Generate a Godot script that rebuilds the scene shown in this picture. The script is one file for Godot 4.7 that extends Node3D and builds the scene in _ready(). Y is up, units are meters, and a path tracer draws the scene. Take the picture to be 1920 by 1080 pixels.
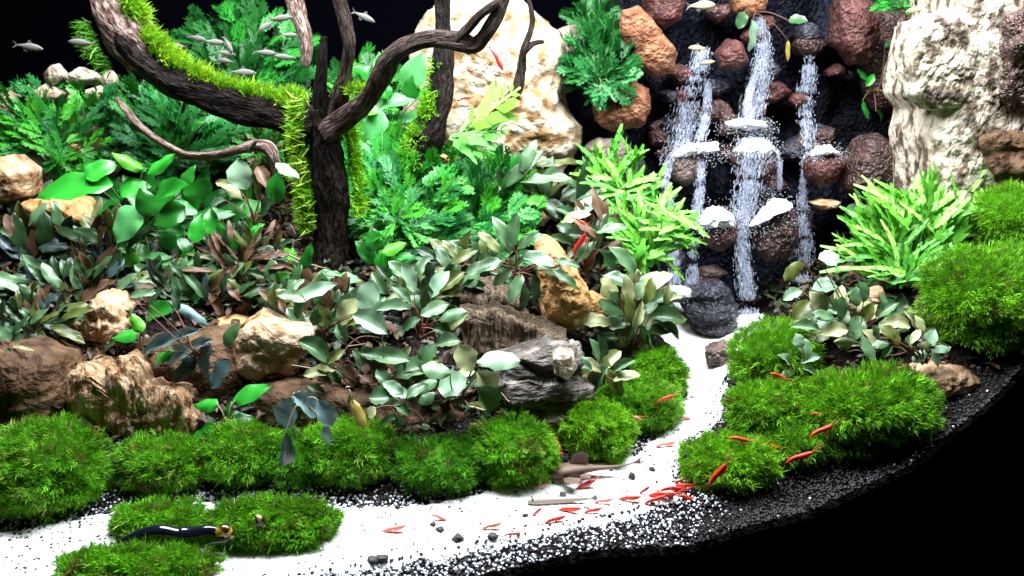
extends Node3D

# ---------------------------------------------------------------- camera and pixel helpers
const T := 0.30573                      # tan(fov / 2), fov = 34 degrees
const PITCH := 0.20944                  # 12 degrees down
var eye := Vector3(0, 0.5, 0)
var rng := RandomNumberGenerator.new()
var mats := {}
var meshes := {}
var used_names := {}
var noise := FastNoiseLite.new()
var cell := FastNoiseLite.new()
var crackn := FastNoiseLite.new()

func ray(px: float, py: float) -> Vector3:      # direction with z = -1
	var v := (540.0 - py) / 540.0 * T
	var u := (px - 960.0) / 540.0 * T
	var k := v * sin(PITCH) + cos(PITCH)
	return Vector3(u / k, (v * cos(PITCH) - sin(PITCH)) / k, -1.0)

func P(px: float, py: float, d: float) -> Vector3:
	return eye + ray(px, py) * d

func S(py: float, d: float) -> float:           # metres per picture unit at distance d
	var v := (540.0 - py) / 540.0 * T
	return d / (v * sin(PITCH) + cos(PITCH)) * T / 540.0

func U(p: Vector3) -> Vector2:
	var q := p - eye
	var f := -q.y * sin(PITCH) - q.z * cos(PITCH)
	var up := q.y * cos(PITCH) - q.z * sin(PITCH)
	return Vector2(960.0 + q.x / f / T * 540.0, 540.0 - up / f / T * 540.0)

func rf(a: float, b: float) -> float:
	return rng.randf_range(a, b)

# ---------------------------------------------------------------- nodes and names
func numbered(called: String) -> String:
	var n: int = used_names.get(called, 0)
	used_names[called] = n + 1
	return called if n == 0 else "%s_%03d" % [called, n]

func thing(called: String, label: String, category: String, at: Vector3, group := "") -> Node3D:
	var o := Node3D.new()
	o.name = numbered(called)
	add_child(o)
	o.position = at
	tag(o, label, category, group)
	return o

func tag(o: Node, label: String, category: String, group := "") -> void:
	o.set_meta("label", label)
	o.set_meta("category", category)
	if group:
		o.set_meta("group", group)

func part(called: String, mesh: Mesh, m: Material, parent: Node3D, xf := Transform3D()) -> MeshInstance3D:
	var o := MeshInstance3D.new()
	o.mesh = mesh
	o.material_override = m
	o.name = called if parent else numbered(called)
	if parent:
		parent.add_child(o, true)
	else:
		add_child(o)
	o.transform = xf
	return o

func wpart(called: String, mesh: Mesh, m: Material, parent: Node3D) -> MeshInstance3D:   # a mesh given in world places
	return part(called, mesh, m, parent, Transform3D(Basis(), -parent.position if parent else Vector3.ZERO))

func many(called: String, mesh: Mesh, m: Material, places: Array, tints: Array, parent: Node3D) -> MultiMeshInstance3D:
	var mm := MultiMesh.new()
	mm.transform_format = MultiMesh.TRANSFORM_3D
	mm.use_colors = true
	mm.mesh = mesh
	mm.instance_count = places.size()
	var off: Vector3 = parent.position if parent else Vector3.ZERO
	for i in places.size():
		var t: Transform3D = places[i]
		t.origin -= off
		mm.set_instance_transform(i, t)
		mm.set_instance_color(i, tints[i])
	var o := MultiMeshInstance3D.new()
	o.multimesh = mm
	o.material_override = m
	o.set_meta("kind", "stuff")
	o.name = called if parent else numbered(called)
	if parent:
		parent.add_child(o, true)
	else:
		add_child(o)
	return o

# ---------------------------------------------------------------- materials
func lin(r: float, g: float, b: float) -> Color:
	return Color(r, g, b).linear_to_srgb()

func ramp(colors: Array, stops: Array) -> Gradient:
	var g := Gradient.new()
	var c := PackedColorArray()
	for k in colors:
		c.append(lin(k[0], k[1], k[2]))
	g.offsets = PackedFloat32Array(stops)
	g.colors = c
	return g

func ntex(kind: int, freq: float, oct: int, g: Gradient, s: int) -> NoiseTexture2D:
	var n := FastNoiseLite.new()
	n.noise_type = kind
	n.frequency = freq
	n.fractal_octaves = oct
	n.seed = s
	if kind == FastNoiseLite.TYPE_CELLULAR:
		n.cellular_return_type = FastNoiseLite.RETURN_DISTANCE
	var t := NoiseTexture2D.new()
	t.width = 512
	t.height = 512
	t.seamless = true
	t.noise = n
	if g:
		t.color_ramp = g
	return t

func rock_mat(key: String, colors: Array, stops: Array, scale: Vector3, bump: float, pits: bool, rough: float, spec := 0.5) -> void:
	var m := StandardMaterial3D.new()
	m.resource_name = key
	m.albedo_texture = ntex(FastNoiseLite.TYPE_SIMPLEX, 0.008, 6, ramp(colors, stops), key.hash() % 1000)
	m.uv1_triplanar = true
	m.uv1_world_triplanar = true
	m.uv1_scale = scale
	m.roughness = rough
	m.metallic_specular = spec
	m.heightmap_enabled = true
	m.heightmap_texture = bumps[1 if pits else 0]
	m.heightmap_scale = bump
	mats[key] = m

var bumps := []

func flat_mat(key: String, r: float, g: float, b: float, rough: float, spec := 0.5, back := 0.0, tinted := true) -> StandardMaterial3D:
	var m := StandardMaterial3D.new()
	m.resource_name = key
	m.albedo_color = lin(r, g, b)
	m.roughness = rough
	m.metallic_specular = spec
	m.vertex_color_use_as_albedo = tinted
	if back > 0.0:
		m.backlight_enabled = true
		m.backlight = lin(back, back, back)
	mats[key] = m
	return m

func leaf_mat(key: String, r: float, g: float, b: float, rough := 0.42, back := 0.2) -> void:
	var m := flat_mat(key, r, g, b, rough, 0.5, back)
	m.heightmap_enabled = true
	m.heightmap_texture = bumps[2]
	m.heightmap_scale = 0.015
	m.uv1_triplanar = true
	m.uv1_scale = Vector3(2.0, 2.0, 2.0)

func make_materials() -> void:
	bumps.append(ntex(FastNoiseLite.TYPE_SIMPLEX, 0.015, 6, null, 5))
	bumps.append(ntex(FastNoiseLite.TYPE_CELLULAR, 0.04, 3, null, 9))
	bumps.append(ntex(FastNoiseLite.TYPE_PERLIN, 0.02, 3, null, 15))
	rock_mat("limestone", [[.1, .045, .015], [.3, .18, .08], [.48, .38, .25], [.62, .55, .43]], [0.0, .33, .44, .7], Vector3(5, 5, 5), 0.5, false, 0.85, 0.3)
	rock_mat("limestone_grey", [[.03, .022, .018], [.14, .1, .07], [.44, .37, .27], [.6, .54, .44]], [0.0, .33, .43, .75], Vector3(6, 4, 6), 0.7, false, 0.8, 0.3)
	rock_mat("lava", [[.05, .014, .008], [.16, .06, .03], [.27, .12, .06], [.36, .22, .13]], [0.0, .35, .6, 1.0], Vector3(7, 7, 7), 0.8, true, 0.8, 0.3)
	rock_mat("lava_red", [[.014, .005, .005], [.05, .016, .014], [.1, .034, .028], [.2, .09, .075]], [0.0, .35, .65, 1.0], Vector3(7, 7, 7), 0.8, true, 0.5, 0.4)
	rock_mat("lava_wet", [[.008, .005, .005], [.03, .014, .012], [.07, .03, .022], [.14, .08, .065]], [0.0, .35, .65, 1.0], Vector3(8, 8, 8), 0.8, true, 0.3, 0.5)
	rock_mat("lava_grey", [[.05, .035, .03], [.14, .1, .085], [.22, .17, .14]], [0.0, .5, 1.0], Vector3(7, 7, 7), 0.8, true, 0.7, 0.3)
	rock_mat("petrified", [[.05, .025, .012], [.28, .14, .06], [.48, .31, .17], [.64, .55, .43]], [0.0, .36, .56, 1.0], Vector3(14, 4, 14), 0.9, false, 0.7, 0.35)
	rock_mat("tan_stone", [[.09, .045, .02], [.3, .17, .08], [.43, .3, .18], [.6, .52, .42]], [0.0, .36, .6, 1.0], Vector3(6, 6, 6), 0.6, false, 0.6, 0.4)
	rock_mat("brown_stone", [[.02, .012, .007], [.1, .055, .028], [.2, .12, .065]], [0.0, .5, 1.0], Vector3(6, 6, 6), 0.6, false, 0.7, 0.3)
	rock_mat("ochre_stone", [[.13, .06, .02], [.36, .19, .065], [.48, .29, .12], [.6, .45, .25]], [0.0, .35, .65, 1.0], Vector3(7, 7, 7), 0.5, false, 0.6, 0.35)
	rock_mat("slab", [[.025, .018, .012], [.08, .054, .034], [.17, .12, .075], [.34, .27, .2]], [0.0, .36, .62, 1.0], Vector3(22, 3, 22), 0.9, false, 0.7, 0.35)
	rock_mat("grey_stone", [[.014, .011, .009], [.05, .04, .033], [.12, .1, .085], [.4, .36, .32]], [0.0, .4, .66, 1.0], Vector3(5, 16, 5), 0.8, false, 0.6, 0.4)
	rock_mat("black_stone", [[.006, .006, .009], [.024, .024, .034], [.07, .07, .09]], [0.0, .55, 1.0], Vector3(7, 14, 7), 0.8, false, 0.35, 0.5)
	rock_mat("wet_wall", [[.0008, .0008, .0018], [.002, .0024, .005], [.008, .01, .02]], [0.0, .55, 1.0], Vector3(6, 4, 6), 0.7, true, 0.5, 0.2)
	rock_mat("soil", [[.004, .003, .003], [.011, .008, .007], [.028, .018, .014]], [0.0, .5, 1.0], Vector3(9, 9, 9), 1.0, true, 0.9, 0.2)
	rock_mat("sand", [[.74, .74, .72], [.8, .8, .78], [.84, .84, .83]], [0.0, .5, 1.0], Vector3(14, 14, 14), 0.25, true, 0.9, 0.2)
	for k in [["bark", .14, .5], ["bark_dark", .035, .5], ["bark_pale", .7, .5], ["bark_mid", .5, .5]]:
		var m := StandardMaterial3D.new()
		var f: float = k[1]
		m.resource_name = k[0]
		m.albedo_texture = ntex(FastNoiseLite.TYPE_SIMPLEX, 0.012, 5, ramp([[.03 * f, .015 * f, .012 * f], [.2 * f, .12 * f, .095 * f], [.42 * f, .3 * f, .25 * f], [.62 * f, .5 * f, .45 * f]], [0.0, .38, .6, 1.0]), 31)
		m.uv1_scale = Vector3(3.0, 5.0, 1.0)
		m.roughness = 0.62
		m.metallic_specular = 0.2
		m.heightmap_enabled = true
		m.heightmap_texture = bumps[0]
		m.heightmap_scale = 0.35
		mats[k[0]] = m
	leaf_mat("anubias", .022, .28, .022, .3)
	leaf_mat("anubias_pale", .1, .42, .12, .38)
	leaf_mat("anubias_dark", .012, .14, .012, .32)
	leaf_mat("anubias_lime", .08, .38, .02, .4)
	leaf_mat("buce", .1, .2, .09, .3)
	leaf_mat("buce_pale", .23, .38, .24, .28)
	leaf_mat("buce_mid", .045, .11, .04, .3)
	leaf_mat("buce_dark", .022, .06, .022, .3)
	leaf_mat("buce_cream", .36, .4, .19, .45)
	leaf_mat("buce_yellow", .34, .26, .05, .45)
	leaf_mat("buce_brown", .12, .062, .03, .5)
	leaf_mat("buce_blue", .15, .25, .25, .35)
	leaf_mat("buce_slate", .045, .085, .085, .35)
	leaf_mat("buce_olive", .085, .11, .022, .35)
	leaf_mat("frond", .022, .27, .022, .5)
	leaf_mat("frond_dark", .007, .11, .012, .5)
	leaf_mat("frond_teal", .016, .19, .034, .5)
	leaf_mat("frond_bright", .065, .44, .025, .5)
	leaf_mat("java", .15, .5, .04, .5, .25)
	leaf_mat("java_pale", .33, .64, .13, .5, .25)
	leaf_mat("java_deep", .06, .3, .02, .5, .2)
	leaf_mat("oak", .14, .34, .02, .5, .2)
	flat_mat("stalk_red", .2, .07, .045, .5)
	flat_mat("stalk_brown", .1, .05, .03, .6)
	flat_mat("stalk_pale", .3, .24, .15, .6)
	flat_mat("stalk_green", .04, .16, .02, .5)
	flat_mat("moss_core", .035, .12, .005, .9, .2)
	flat_mat("moss", 1.0, 1.0, 1.0, .5, .45, .4)
	flat_mat("litter", 1, 1, 1, .5, .4, .1)
	flat_mat("grain_dark", 1, 1, 1, .6, .4)
	flat_mat("grey_pebble", .035, .033, .032, .6, .4, 0.0, false)
	flat_mat("grain_white", 1, 1, 1, .6, .4)
	var wm := flat_mat("water", .72, .78, .95, .3, .6, .3)
	wm.transparency = BaseMaterial3D.TRANSPARENCY_ALPHA
	wm.albedo_color.a = 0.42
	flat_mat("foam", .8, .81, .86, .6, .4, .2)
	flat_mat("shrimp_red", .72, .03, .012, .3, .5)
	flat_mat("shrimp_pale", .75, .22, .16, .3, .5)
	flat_mat("shrimp_dark", .38, .008, .012, .3, .5)
	flat_mat("feeler", .6, .12, .06, .4)
	flat_mat("fish_grey", .12, .12, .105, .5, .3)
	flat_mat("fish_pale", .42, .38, .2, .3, .6)
	flat_mat("fish_cream", .62, .56, .3, .3, .6)
	flat_mat("fish_olive", .12, .13, .07, .3, .6)
	flat_mat("fin", .1, .1, .09, .4, .5, .4)
	flat_mat("fin_brown", .13, .085, .06, .5, .4, .2)
	flat_mat("catfish", .12, .075, .05, .5, .4)
	flat_mat("loach", .34, .32, .27, .5, .4)
	flat_mat("eye_black", .004, .004, .004, .1, .6)
	flat_mat("shell", 1, 1, 1, .25, .6)
	flat_mat("wet_black", .005, .006, .012, .12, .7, 0.0, false)
	flat_mat("panel_black", .0007, .0007, .0016, .9, .05, 0.0, false)

# ---------------------------------------------------------------- meshes
func grid(v: PackedVector3Array, nu: int, nv: int, wrap: bool, uv := PackedVector2Array(), col := PackedColorArray(), skip := PackedByteArray()) -> ArrayMesh:
	# v holds nv rows of nu points; wrap joins the last column to the first
	var idx := PackedInt32Array()
	var nrm := PackedVector3Array()
	nrm.resize(v.size())
	var last := nu if wrap else nu - 1
	for j in nv - 1:
		for i in last:
			var a := j * nu + i
			var b := j * nu + (i + 1) % nu
			var c := a + nu
			var d := b + nu
			if skip.size() and (skip[a] or skip[b] or skip[c] or skip[d]):
				continue
			var n1 := (v[c] - v[a]).cross(v[b] - v[a])
			var n2 := (v[d] - v[b]).cross(v[c] - v[d])
			if n1.length_squared() > 1e-16:
				idx.append(a)
				idx.append(b)
				idx.append(c)
				nrm[a] += n1
				nrm[b] += n1
				nrm[c] += n1
			if n2.length_squared() > 1e-16:
				n2 = (v[c] - v[b]).cross(v[d] - v[b])
				idx.append(b)
				idx.append(d)
				idx.append(c)
				nrm[b] += n2
				nrm[c] += n2
				nrm[d] += n2
	for i in nrm.size():
		nrm[i] = nrm[i].normalized() if nrm[i].length_squared() > 0.0 else Vector3.UP
	return mesh_of(v, nrm, idx, uv, col)

func mesh_of(v: PackedVector3Array, nrm: PackedVector3Array, idx: PackedInt32Array, uv := PackedVector2Array(), col := PackedColorArray()) -> ArrayMesh:
	var arr := []
	arr.resize(Mesh.ARRAY_MAX)
	arr[Mesh.ARRAY_VERTEX] = v
	arr[Mesh.ARRAY_NORMAL] = nrm
	arr[Mesh.ARRAY_INDEX] = idx
	if uv.size():
		arr[Mesh.ARRAY_TEX_UV] = uv
	if col.size():
		arr[Mesh.ARRAY_COLOR] = col
	var m := ArrayMesh.new()
	m.add_surface_from_arrays(Mesh.PRIMITIVE_TRIANGLES, arr)
	return m

func joined(ms: Array, xfs: Array) -> ArrayMesh:
	var st := SurfaceTool.new()
	st.begin(Mesh.PRIMITIVE_TRIANGLES)
	for i in ms.size():
		st.append_from(ms[i], 0, xfs[i])
	return st.commit()

# a leaf along +Y from 0 to 1, half width profile by kind, upper face +Z
func leaf_mesh(kind: String, s: int) -> ArrayMesh:
	var r := RandomNumberGenerator.new()
	r.seed = s * 77 + kind.hash() % 997
	var nseg := 8
	var v := PackedVector3Array()
	var col := PackedColorArray()
	var curl := r.randf_range(0.04, 0.36)
	var arch := r.randf_range(0.0, 0.45) if kind == "round" else r.randf_range(-0.2, 0.4)
	var side := r.randf_range(-0.1, 0.1)
	var fold := r.randf_range(0.0, 0.45)
	var ph := r.randf_range(0, 6.3)
	for j in nseg + 1:
		var t := float(j) / nseg
		var w := 0.0
		if kind == "round":
			w = 0.5 * pow(sin(PI * pow(t, 0.72)), 0.62) * (1.0 - 0.16 * t)
			if t > 0.86:
				w *= 0.9
		elif kind == "oval":
			w = 0.5 * pow(sin(PI * pow(t, 1.12)), 0.6)
		elif kind == "strap":
			w = 0.5 * pow(sin(PI * (0.08 + 0.92 * t)), 0.45)
		else:
			w = 0.5 * pow(sin(PI * pow(t, 1.15)), 0.55)
		if j == 0:
			w = 0.035
		if j == nseg:
			w = 0.012
		for i in 5:
			var u := (i - 2) * 0.5
			var edge := absf(u)
			var ww := w
			if edge > 0.9 and kind in ["oval", "wavy"]:
				ww *= 1.0 + 0.09 * sin(t * 21.0 + ph + u * 2.0)
			var z := fold * edge * w - arch * edge * edge * w - curl * t * t + 0.035 * sin(t * 13.0 + ph + u) * edge * edge
			v.append(Vector3(u * ww + side * sin(PI * t), t - 0.12 * curl * t * t, z))
			var k := 1.5 if i == 2 else 1.0
			k *= 1.1 if j % 2 == 0 else 0.92
			k *= r.randf_range(0.86, 1.1)
			if edge > 0.9:
				k *= 1.08
			col.append(Color(k, k, k * r.randf_range(0.9, 1.05)))
	return grid(v, 5, nseg + 1, false, PackedVector2Array(), col)

# a lacy frond along +Y from 0 to 1: stalk and pairs of cut lobes
func frond_mesh(kind: String, s: int) -> ArrayMesh:
	var r := RandomNumberGenerator.new()
	r.seed = s * 131 + kind.hash() % 997
	var v := PackedVector3Array()
	var n := PackedVector3Array()
	var idx := PackedInt32Array()
	var col := PackedColorArray()
	var pairs := 8
	var arch := r.randf_range(0.1, 0.4) if kind != "java" else r.randf_range(0.1, 0.8)
	var sway := r.randf_range(-0.16, 0.16)
	if kind == "java":
		pairs = 4
	if kind == "oak":
		pairs = 7
	var put := func(a: Vector3, b: Vector3, c: Vector3, d: Vector3, k: float):
		var q := v.size()
		var nn := (c - a).cross(b - a).normalized()
		var flip := nn.z < 0.0
		if flip:
			nn = -nn
		for p in [a, b, c, d]:
			v.append(p)
			n.append(nn)
			col.append(Color(k, k, k))
		for e in ([0, 2, 1, 0, 3, 2] if flip else [0, 1, 2, 0, 2, 3]):
			idx.append(q + e)
	var zed := func(t: float) -> float:
		return -arch * t * t
	# blade or stalk
	var seg := 5
	for j in seg:
		var t0 := float(j) / seg
		var t1 := float(j + 1) / seg
		var w0 := 0.012
		var w1 := 0.012
		if kind == "java":
			w0 = 0.15 * pow(sin(PI * clampf(0.06 + 0.9 * t0, 0, 1)), 0.5)
			w1 = 0.15 * pow(sin(PI * clampf(0.06 + 0.9 * t1, 0, 1)), 0.5)
		elif kind == "oak":
			w0 = 0.05 * (1.0 - t0 * 0.6)
			w1 = 0.05 * (1.0 - t1 * 0.6)
		var s0 := sway * sin(PI * t0)
		var s1 := sway * sin(PI * t1)
		put.call(Vector3(s0 - w0, t0, zed.call(t0)), Vector3(s0 + w0, t0, zed.call(t0)), Vector3(s1 + w1, t1, zed.call(t1)), Vector3(s1 - w1, t1, zed.call(t1)), r.randf_range(0.95, 1.2))
	for i in pairs:
		for sd in [-1.0, 1.0]:
			var t := 0.16 + 0.8 * (float(i) + r.randf_range(-0.15, 0.15)) / pairs
			var root := Vector3(sway * sin(PI * t), t, zed.call(t))
			var L := (0.42 * sin(PI * pow(t, 0.8)) + 0.09) * r.randf_range(0.75, 1.2)
			var a := r.randf_range(0.55, 0.9)
			var k := r.randf_range(0.75, 1.25)
			if kind == "java":
				L = r.randf_range(0.12, 0.3) * (0.6 + sin(PI * t) * 0.6)
				a = r.randf_range(0.35, 0.7)
			if kind == "oak":
				L *= 0.95
				a = r.randf_range(0.45, 0.65)
			var dir := Vector3(sd * cos(a), sin(a), r.randf_range(-0.2, 0.25)).normalized()
			var crossd := Vector3(-dir.y * sd, dir.x * sd, 0.1 * sd).normalized()
			if kind == "lace":
				var w := L * 0.14
				put.call(root, root + dir * L * 0.5 + crossd * w, root + dir * L, root + dir * L * 0.5 - crossd * w, k)
				for q in 2:
					for e in [-1.0, 1.0]:
						var rt := root + dir * L * (0.3 + 0.32 * q)
						var d2: Vector3 = (dir * 0.8 + crossd * e * 0.75).normalized()
						var l2 := L * (0.4 - 0.1 * q) * r.randf_range(0.8, 1.2)
						var c2 := Vector3(-d2.y, d2.x, 0.2) * l2 * 0.23
						put.call(rt, rt + d2 * l2 * 0.5 + c2, rt + d2 * l2, rt + d2 * l2 * 0.5 - c2, k * r.randf_range(0.85, 1.2))
			else:
				var w := L * (0.34 if kind == "java" else 0.24)
				var bb := root + Vector3(0, -w * 0.4, 0)
				put.call(bb - crossd * w * 0.3, bb + dir * L * 0.55 - crossd * w * 0.9, root + dir * L, bb + dir * L * 0.5 + crossd * w * 0.8, k)
	return mesh_of(v, n, idx, PackedVector2Array(), col)

# a tuft of moss: thin bent blades growing from the origin towards +Y
func tuft_mesh(s: int, blades: int, spreadk: float, wide: float) -> ArrayMesh:
	var r := RandomNumberGenerator.new()
	r.seed = s
	var v := PackedVector3Array()
	var n := PackedVector3Array()
	var idx := PackedInt32Array()
	var col := PackedColorArray()
	for b in blades:
		var a := r.randf_range(0, TAU)
		var out := Vector3(cos(a), 0, sin(a))
		var tilt := r.randf_range(0.1, 1.0) * spreadk
		var d0 := (Vector3.UP + out * tilt).normalized()
		var d1 := (d0 + out * r.randf_range(-0.2, 0.9) + Vector3(r.randf_range(-.4, .4), r.randf_range(-.3, .1), r.randf_range(-.4, .4))).normalized()
		var sidev := d0.cross(Vector3(r.randf_range(-1, 1), r.randf_range(-1, 1), r.randf_range(-1, 1))).normalized() * wide
		var p0 := Vector3(r.randf_range(-.25, .25), 0, r.randf_range(-.25, .25))
		var L := r.randf_range(0.6, 1.1)
		var p1 := p0 + d0 * L * 0.55
		var p2 := p1 + d1 * L * 0.5
		var q := v.size()
		var nn := d0.cross(sidev).normalized()
		var k := r.randf_range(0.6, 1.3)
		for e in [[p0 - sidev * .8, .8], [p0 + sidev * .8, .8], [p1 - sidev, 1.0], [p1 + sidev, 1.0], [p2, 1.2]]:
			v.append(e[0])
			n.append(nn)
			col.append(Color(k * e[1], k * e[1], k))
		for e in [0, 1, 3, 0, 3, 2, 2, 3, 4]:
			idx.append(q + e)
		if r.randf() < 0.7:     # a side shoot
			var d3 := (d1 + sidev.normalized() * r.randf_range(0.6, 1.2)).normalized()
			var q2 := v.size()
			for e in [p1 - sidev * .6, p1 + d0 * wide * 2.0, p1 + d3 * L * 0.38]:
				v.append(e)
				n.append(nn)
				col.append(Color(k * 1.1, k * 1.1, k))
			for e in [0, 1, 2]:
				idx.append(q2 + e)
	return mesh_of(v, n, idx, PackedVector2Array(), col)

func pebble_mesh(s: int, stretch: float) -> ArrayMesh:
	var r := RandomNumberGenerator.new()
	r.seed = s
	var v := PackedVector3Array()
	for j in 5:
		var f := PI * j / 4.0
		for i in 6:
			var a := TAU * (i + 0.5 * (j % 2)) / 6.0
			var k := r.randf_range(0.75, 1.15)
			if j == 0 or j == 4:
				k = 0.85
			v.append(Vector3(sin(f) * cos(a), cos(f) * stretch, sin(f) * sin(a)) * 0.5 * k)
	return grid(v, 6, 5, true)

func make_meshes() -> void:
	for k in ["round", "oval", "strap", "wavy"]:
		for s in 5:
			meshes["%s%d" % [k, s]] = leaf_mesh(k, s)
	for k in ["lace", "java", "oak"]:
		for s in 5:
			meshes["%s%d" % [k, s]] = frond_mesh(k, s)
	for s in 3:
		meshes["tuft%d" % s] = tuft_mesh(s + 3, 12, 0.9, 0.036)
		meshes["hair%d" % s] = tuft_mesh(s + 13, 7, 0.7, 0.035)
		meshes["pebble%d" % s] = pebble_mesh(s + 40, 0.8)
	meshes["drop"] = pebble_mesh(60, 2.6)

# ---------------------------------------------------------------- ground
var gx0 := -1.15
var gd0 := 0.8
var gstep := 0.012
var gnx := 193
var gnd := 104
var hgt := PackedFloat32Array()
var kx := PackedFloat32Array()
var kd := PackedFloat32Array()
var kw := PackedFloat32Array()

func solve_ground() -> void:
	# [picture x, picture y, height]; the distance follows from the height
	var pts := [
		[-100, 1060, 0.0], [300, 1070, 0.0], [600, 1070, 0.0], [640, 1000, 0.0], [0, 1000, 0.0], [850, 975, 0.0], [1080, 930, 0.002], [1080, 995, 0.0], [1250, 880, 0.008],
		[1300, 800, .03], [1310, 740, .045], [1325, 680, .065], [1310, 620, .09], [1290, 575, .11], [1400, 600, .095],
		[0, 975, .01], [200, 960, .01], [400, 930, .012], [700, 920, .012], [950, 905, .012],
		[100, 850, .05], [300, 860, .04], [550, 850, .045], [800, 850, .045], [1050, 830, .04],
		[150, 700, .13], [0, 700, .14], [400, 720, .11], [600, 740, .1], [850, 740, .1], [1050, 740, .08], [600, 600, .175], [300, 600, .19], [620, 500, .235], [900, 500, .22], [300, 450, .26], [0, 450, .27], [100, 380, .28],
		[800, 400, .27], [1100, 450, .22], [1150, 560, .15], [1200, 700, .065], [1160, 800, .03], [1210, 600, .115],
		[1400, 800, .055], [1500, 850, .03], [1600, 780, .07], [1750, 735, .1], [1850, 690, .135], [1400, 660, .1], [1550, 600, .17], [1700, 560, .2], [1850, 520, .25], [1600, 500, .2], [1800, 400, .3], [2050, 560, .26],
		[1300, 945, 0.0], [1500, 895, .012], [1360, 900, .01]]
	var ctrl := []
	for p in pts:
		var d: float = (p[2] - eye.y) / ray(p[0], p[1]).y
		ctrl.append([ray(p[0], p[1]).x * d, d, p[2]])
	# the front slope against the glass, given with its distance
	for p in [[560, 1080, .905, -.01], [870, 1080, .945, -.022], [1100, 1066, .962, -.02], [1300, 1032, 1.02, -.03], [1500, 962, 1.078, -.01], [1700, 880, 1.118, .028], [1830, 775, 1.165, .09], [1925, 690, 1.18, .15], [-100, 1200, .8, -.0], [2100, 560, 1.2, .23]]:
		ctrl.append([ray(p[0], p[1]).x * p[2], p[2], p[3]])
	for p in [[-1.1, 1.9, .3], [0.0, 1.95, .25], [.7, 1.95, .3], [1.1, 1.9, .35], [-1.1, 1.3, .25], [-1.1, .8, .05], [0.4, 1.75, .1], [1.1, 1.5, .4]]:
		ctrl.append(p)
	var n := ctrl.size()
	var a := []
	for i in n:
		var row := PackedFloat64Array()
		row.resize(n + 1)
		for j in n:
			var dx: float = ctrl[i][0] - ctrl[j][0]
			var dy: float = ctrl[i][1] - ctrl[j][1]
			row[j] = sqrt(dx * dx + dy * dy + 0.0004)
		row[i] -= 0.012           # a little smoothing
		row[n] = ctrl[i][2]
		a.append(row)
	for c in n:
		var best := c
		for r in range(c + 1, n):
			if absf(a[r][c]) > absf(a[best][c]):
				best = r
		var tmp: PackedFloat64Array = a[c]
		a[c] = a[best]
		a[best] = tmp
		var pc: PackedFloat64Array = a[c]
		for r in range(c + 1, n):
			var pr: PackedFloat64Array = a[r]
			var f := pr[c] / pc[c]
			if f != 0.0:
				for k in range(c, n + 1):
					pr[k] -= f * pc[k]
				a[r] = pr
	var w := PackedFloat64Array()
	w.resize(n)
	for c in range(n - 1, -1, -1):
		var s: float = a[c][n]
		for k in range(c + 1, n):
			s -= a[c][k] * w[k]
		w[c] = s / a[c][c]
	for i in n:
		kx.append(ctrl[i][0])
		kd.append(ctrl[i][1])
		kw.append(w[i])
	hgt.resize(gnx * gnd)
	for j in gnd:
		for i in gnx:
			var x := gx0 + i * gstep
			var d := gd0 + j * gstep
			var s := 0.0
			for k in n:
				var dx := x - kx[k]
				var dy := d - kd[k]
				s += kw[k] * sqrt(dx * dx + dy * dy + 0.0004)
			hgt[j * gnx + i] = s

func H(x: float, d: float) -> float:
	var fx := clampf((x - gx0) / gstep, 0.0, gnx - 1.001)
	var fd := clampf((d - gd0) / gstep, 0.0, gnd - 1.001)
	var i := int(fx)
	var j := int(fd)
	fx -= i
	fd -= j
	var a := lerpf(hgt[j * gnx + i], hgt[j * gnx + i + 1], fx)
	var b := lerpf(hgt[(j + 1) * gnx + i], hgt[(j + 1) * gnx + i + 1], fx)
	return lerpf(a, b, fd)

func front(x: float) -> float:                # distance of the front glass
	return 0.865 + maxf(0.0, x + 0.25) * 0.33

func G(px: float, py: float) -> Vector3:      # the point of the ground seen there
	var p := ground_hit(px, py)
	if edge_distance(Vector2(px, py)) > 4.0:
		p.y += 0.006
	return p

func ground_hit(px: float, py: float) -> Vector3:
	if py < 250.0:
		return P(px, py, 3.0)
	var r := ray(px, py)
	var d := maxf(0.82, 0.0)
	while d < 2.0:
		var p := eye + r * d
		if p.y < H(p.x, d):
			for k in 6:
				var dm := d - 0.008 / pow(2.0, k + 1)
				var q := eye + r * dm
				if q.y < H(q.x, dm):
					d = dm
			return eye + r * d
		d += 0.008
	return eye + r * (3.0 if py < 560.0 else 1.2)

var sand_edge := PackedVector2Array([Vector2(-200, 1003), Vector2(0, 1000), Vector2(120, 978), Vector2(220, 955), Vector2(380, 940), Vector2(540, 938), Vector2(640, 952), Vector2(800, 948), Vector2(950, 908), Vector2(1060, 880), Vector2(1190, 850), Vector2(1256, 790), Vector2(1284, 740), Vector2(1288, 700), Vector2(1258, 650), Vector2(1222, 620), Vector2(1240, 545), Vector2(1285, 560), Vector2(1310, 625), Vector2(1350, 625), Vector2(1385, 595), Vector2(1425, 590), Vector2(1440, 612), Vector2(1392, 650), Vector2(1362, 700), Vector2(1362, 770), Vector2(1332, 810), Vector2(1275, 860), Vector2(1268, 900), Vector2(1285, 935), Vector2(1200, 968), Vector2(1000, 1012), Vector2(900, 1032), Vector2(750, 1062), Vector2(600, 1085), Vector2(480, 1120), Vector2(-200, 1300)])

func edge_distance(q: Vector2) -> float:      # picture units into the sand (negative: outside)
	var best := 1e9
	var n := sand_edge.size()
	for i in n:
		var c := Geometry2D.get_closest_point_to_segment(q, sand_edge[i], sand_edge[(i + 1) % n])
		best = minf(best, c.distance_to(q))
	return best if Geometry2D.is_point_in_polygon(q, sand_edge) else -best

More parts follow.
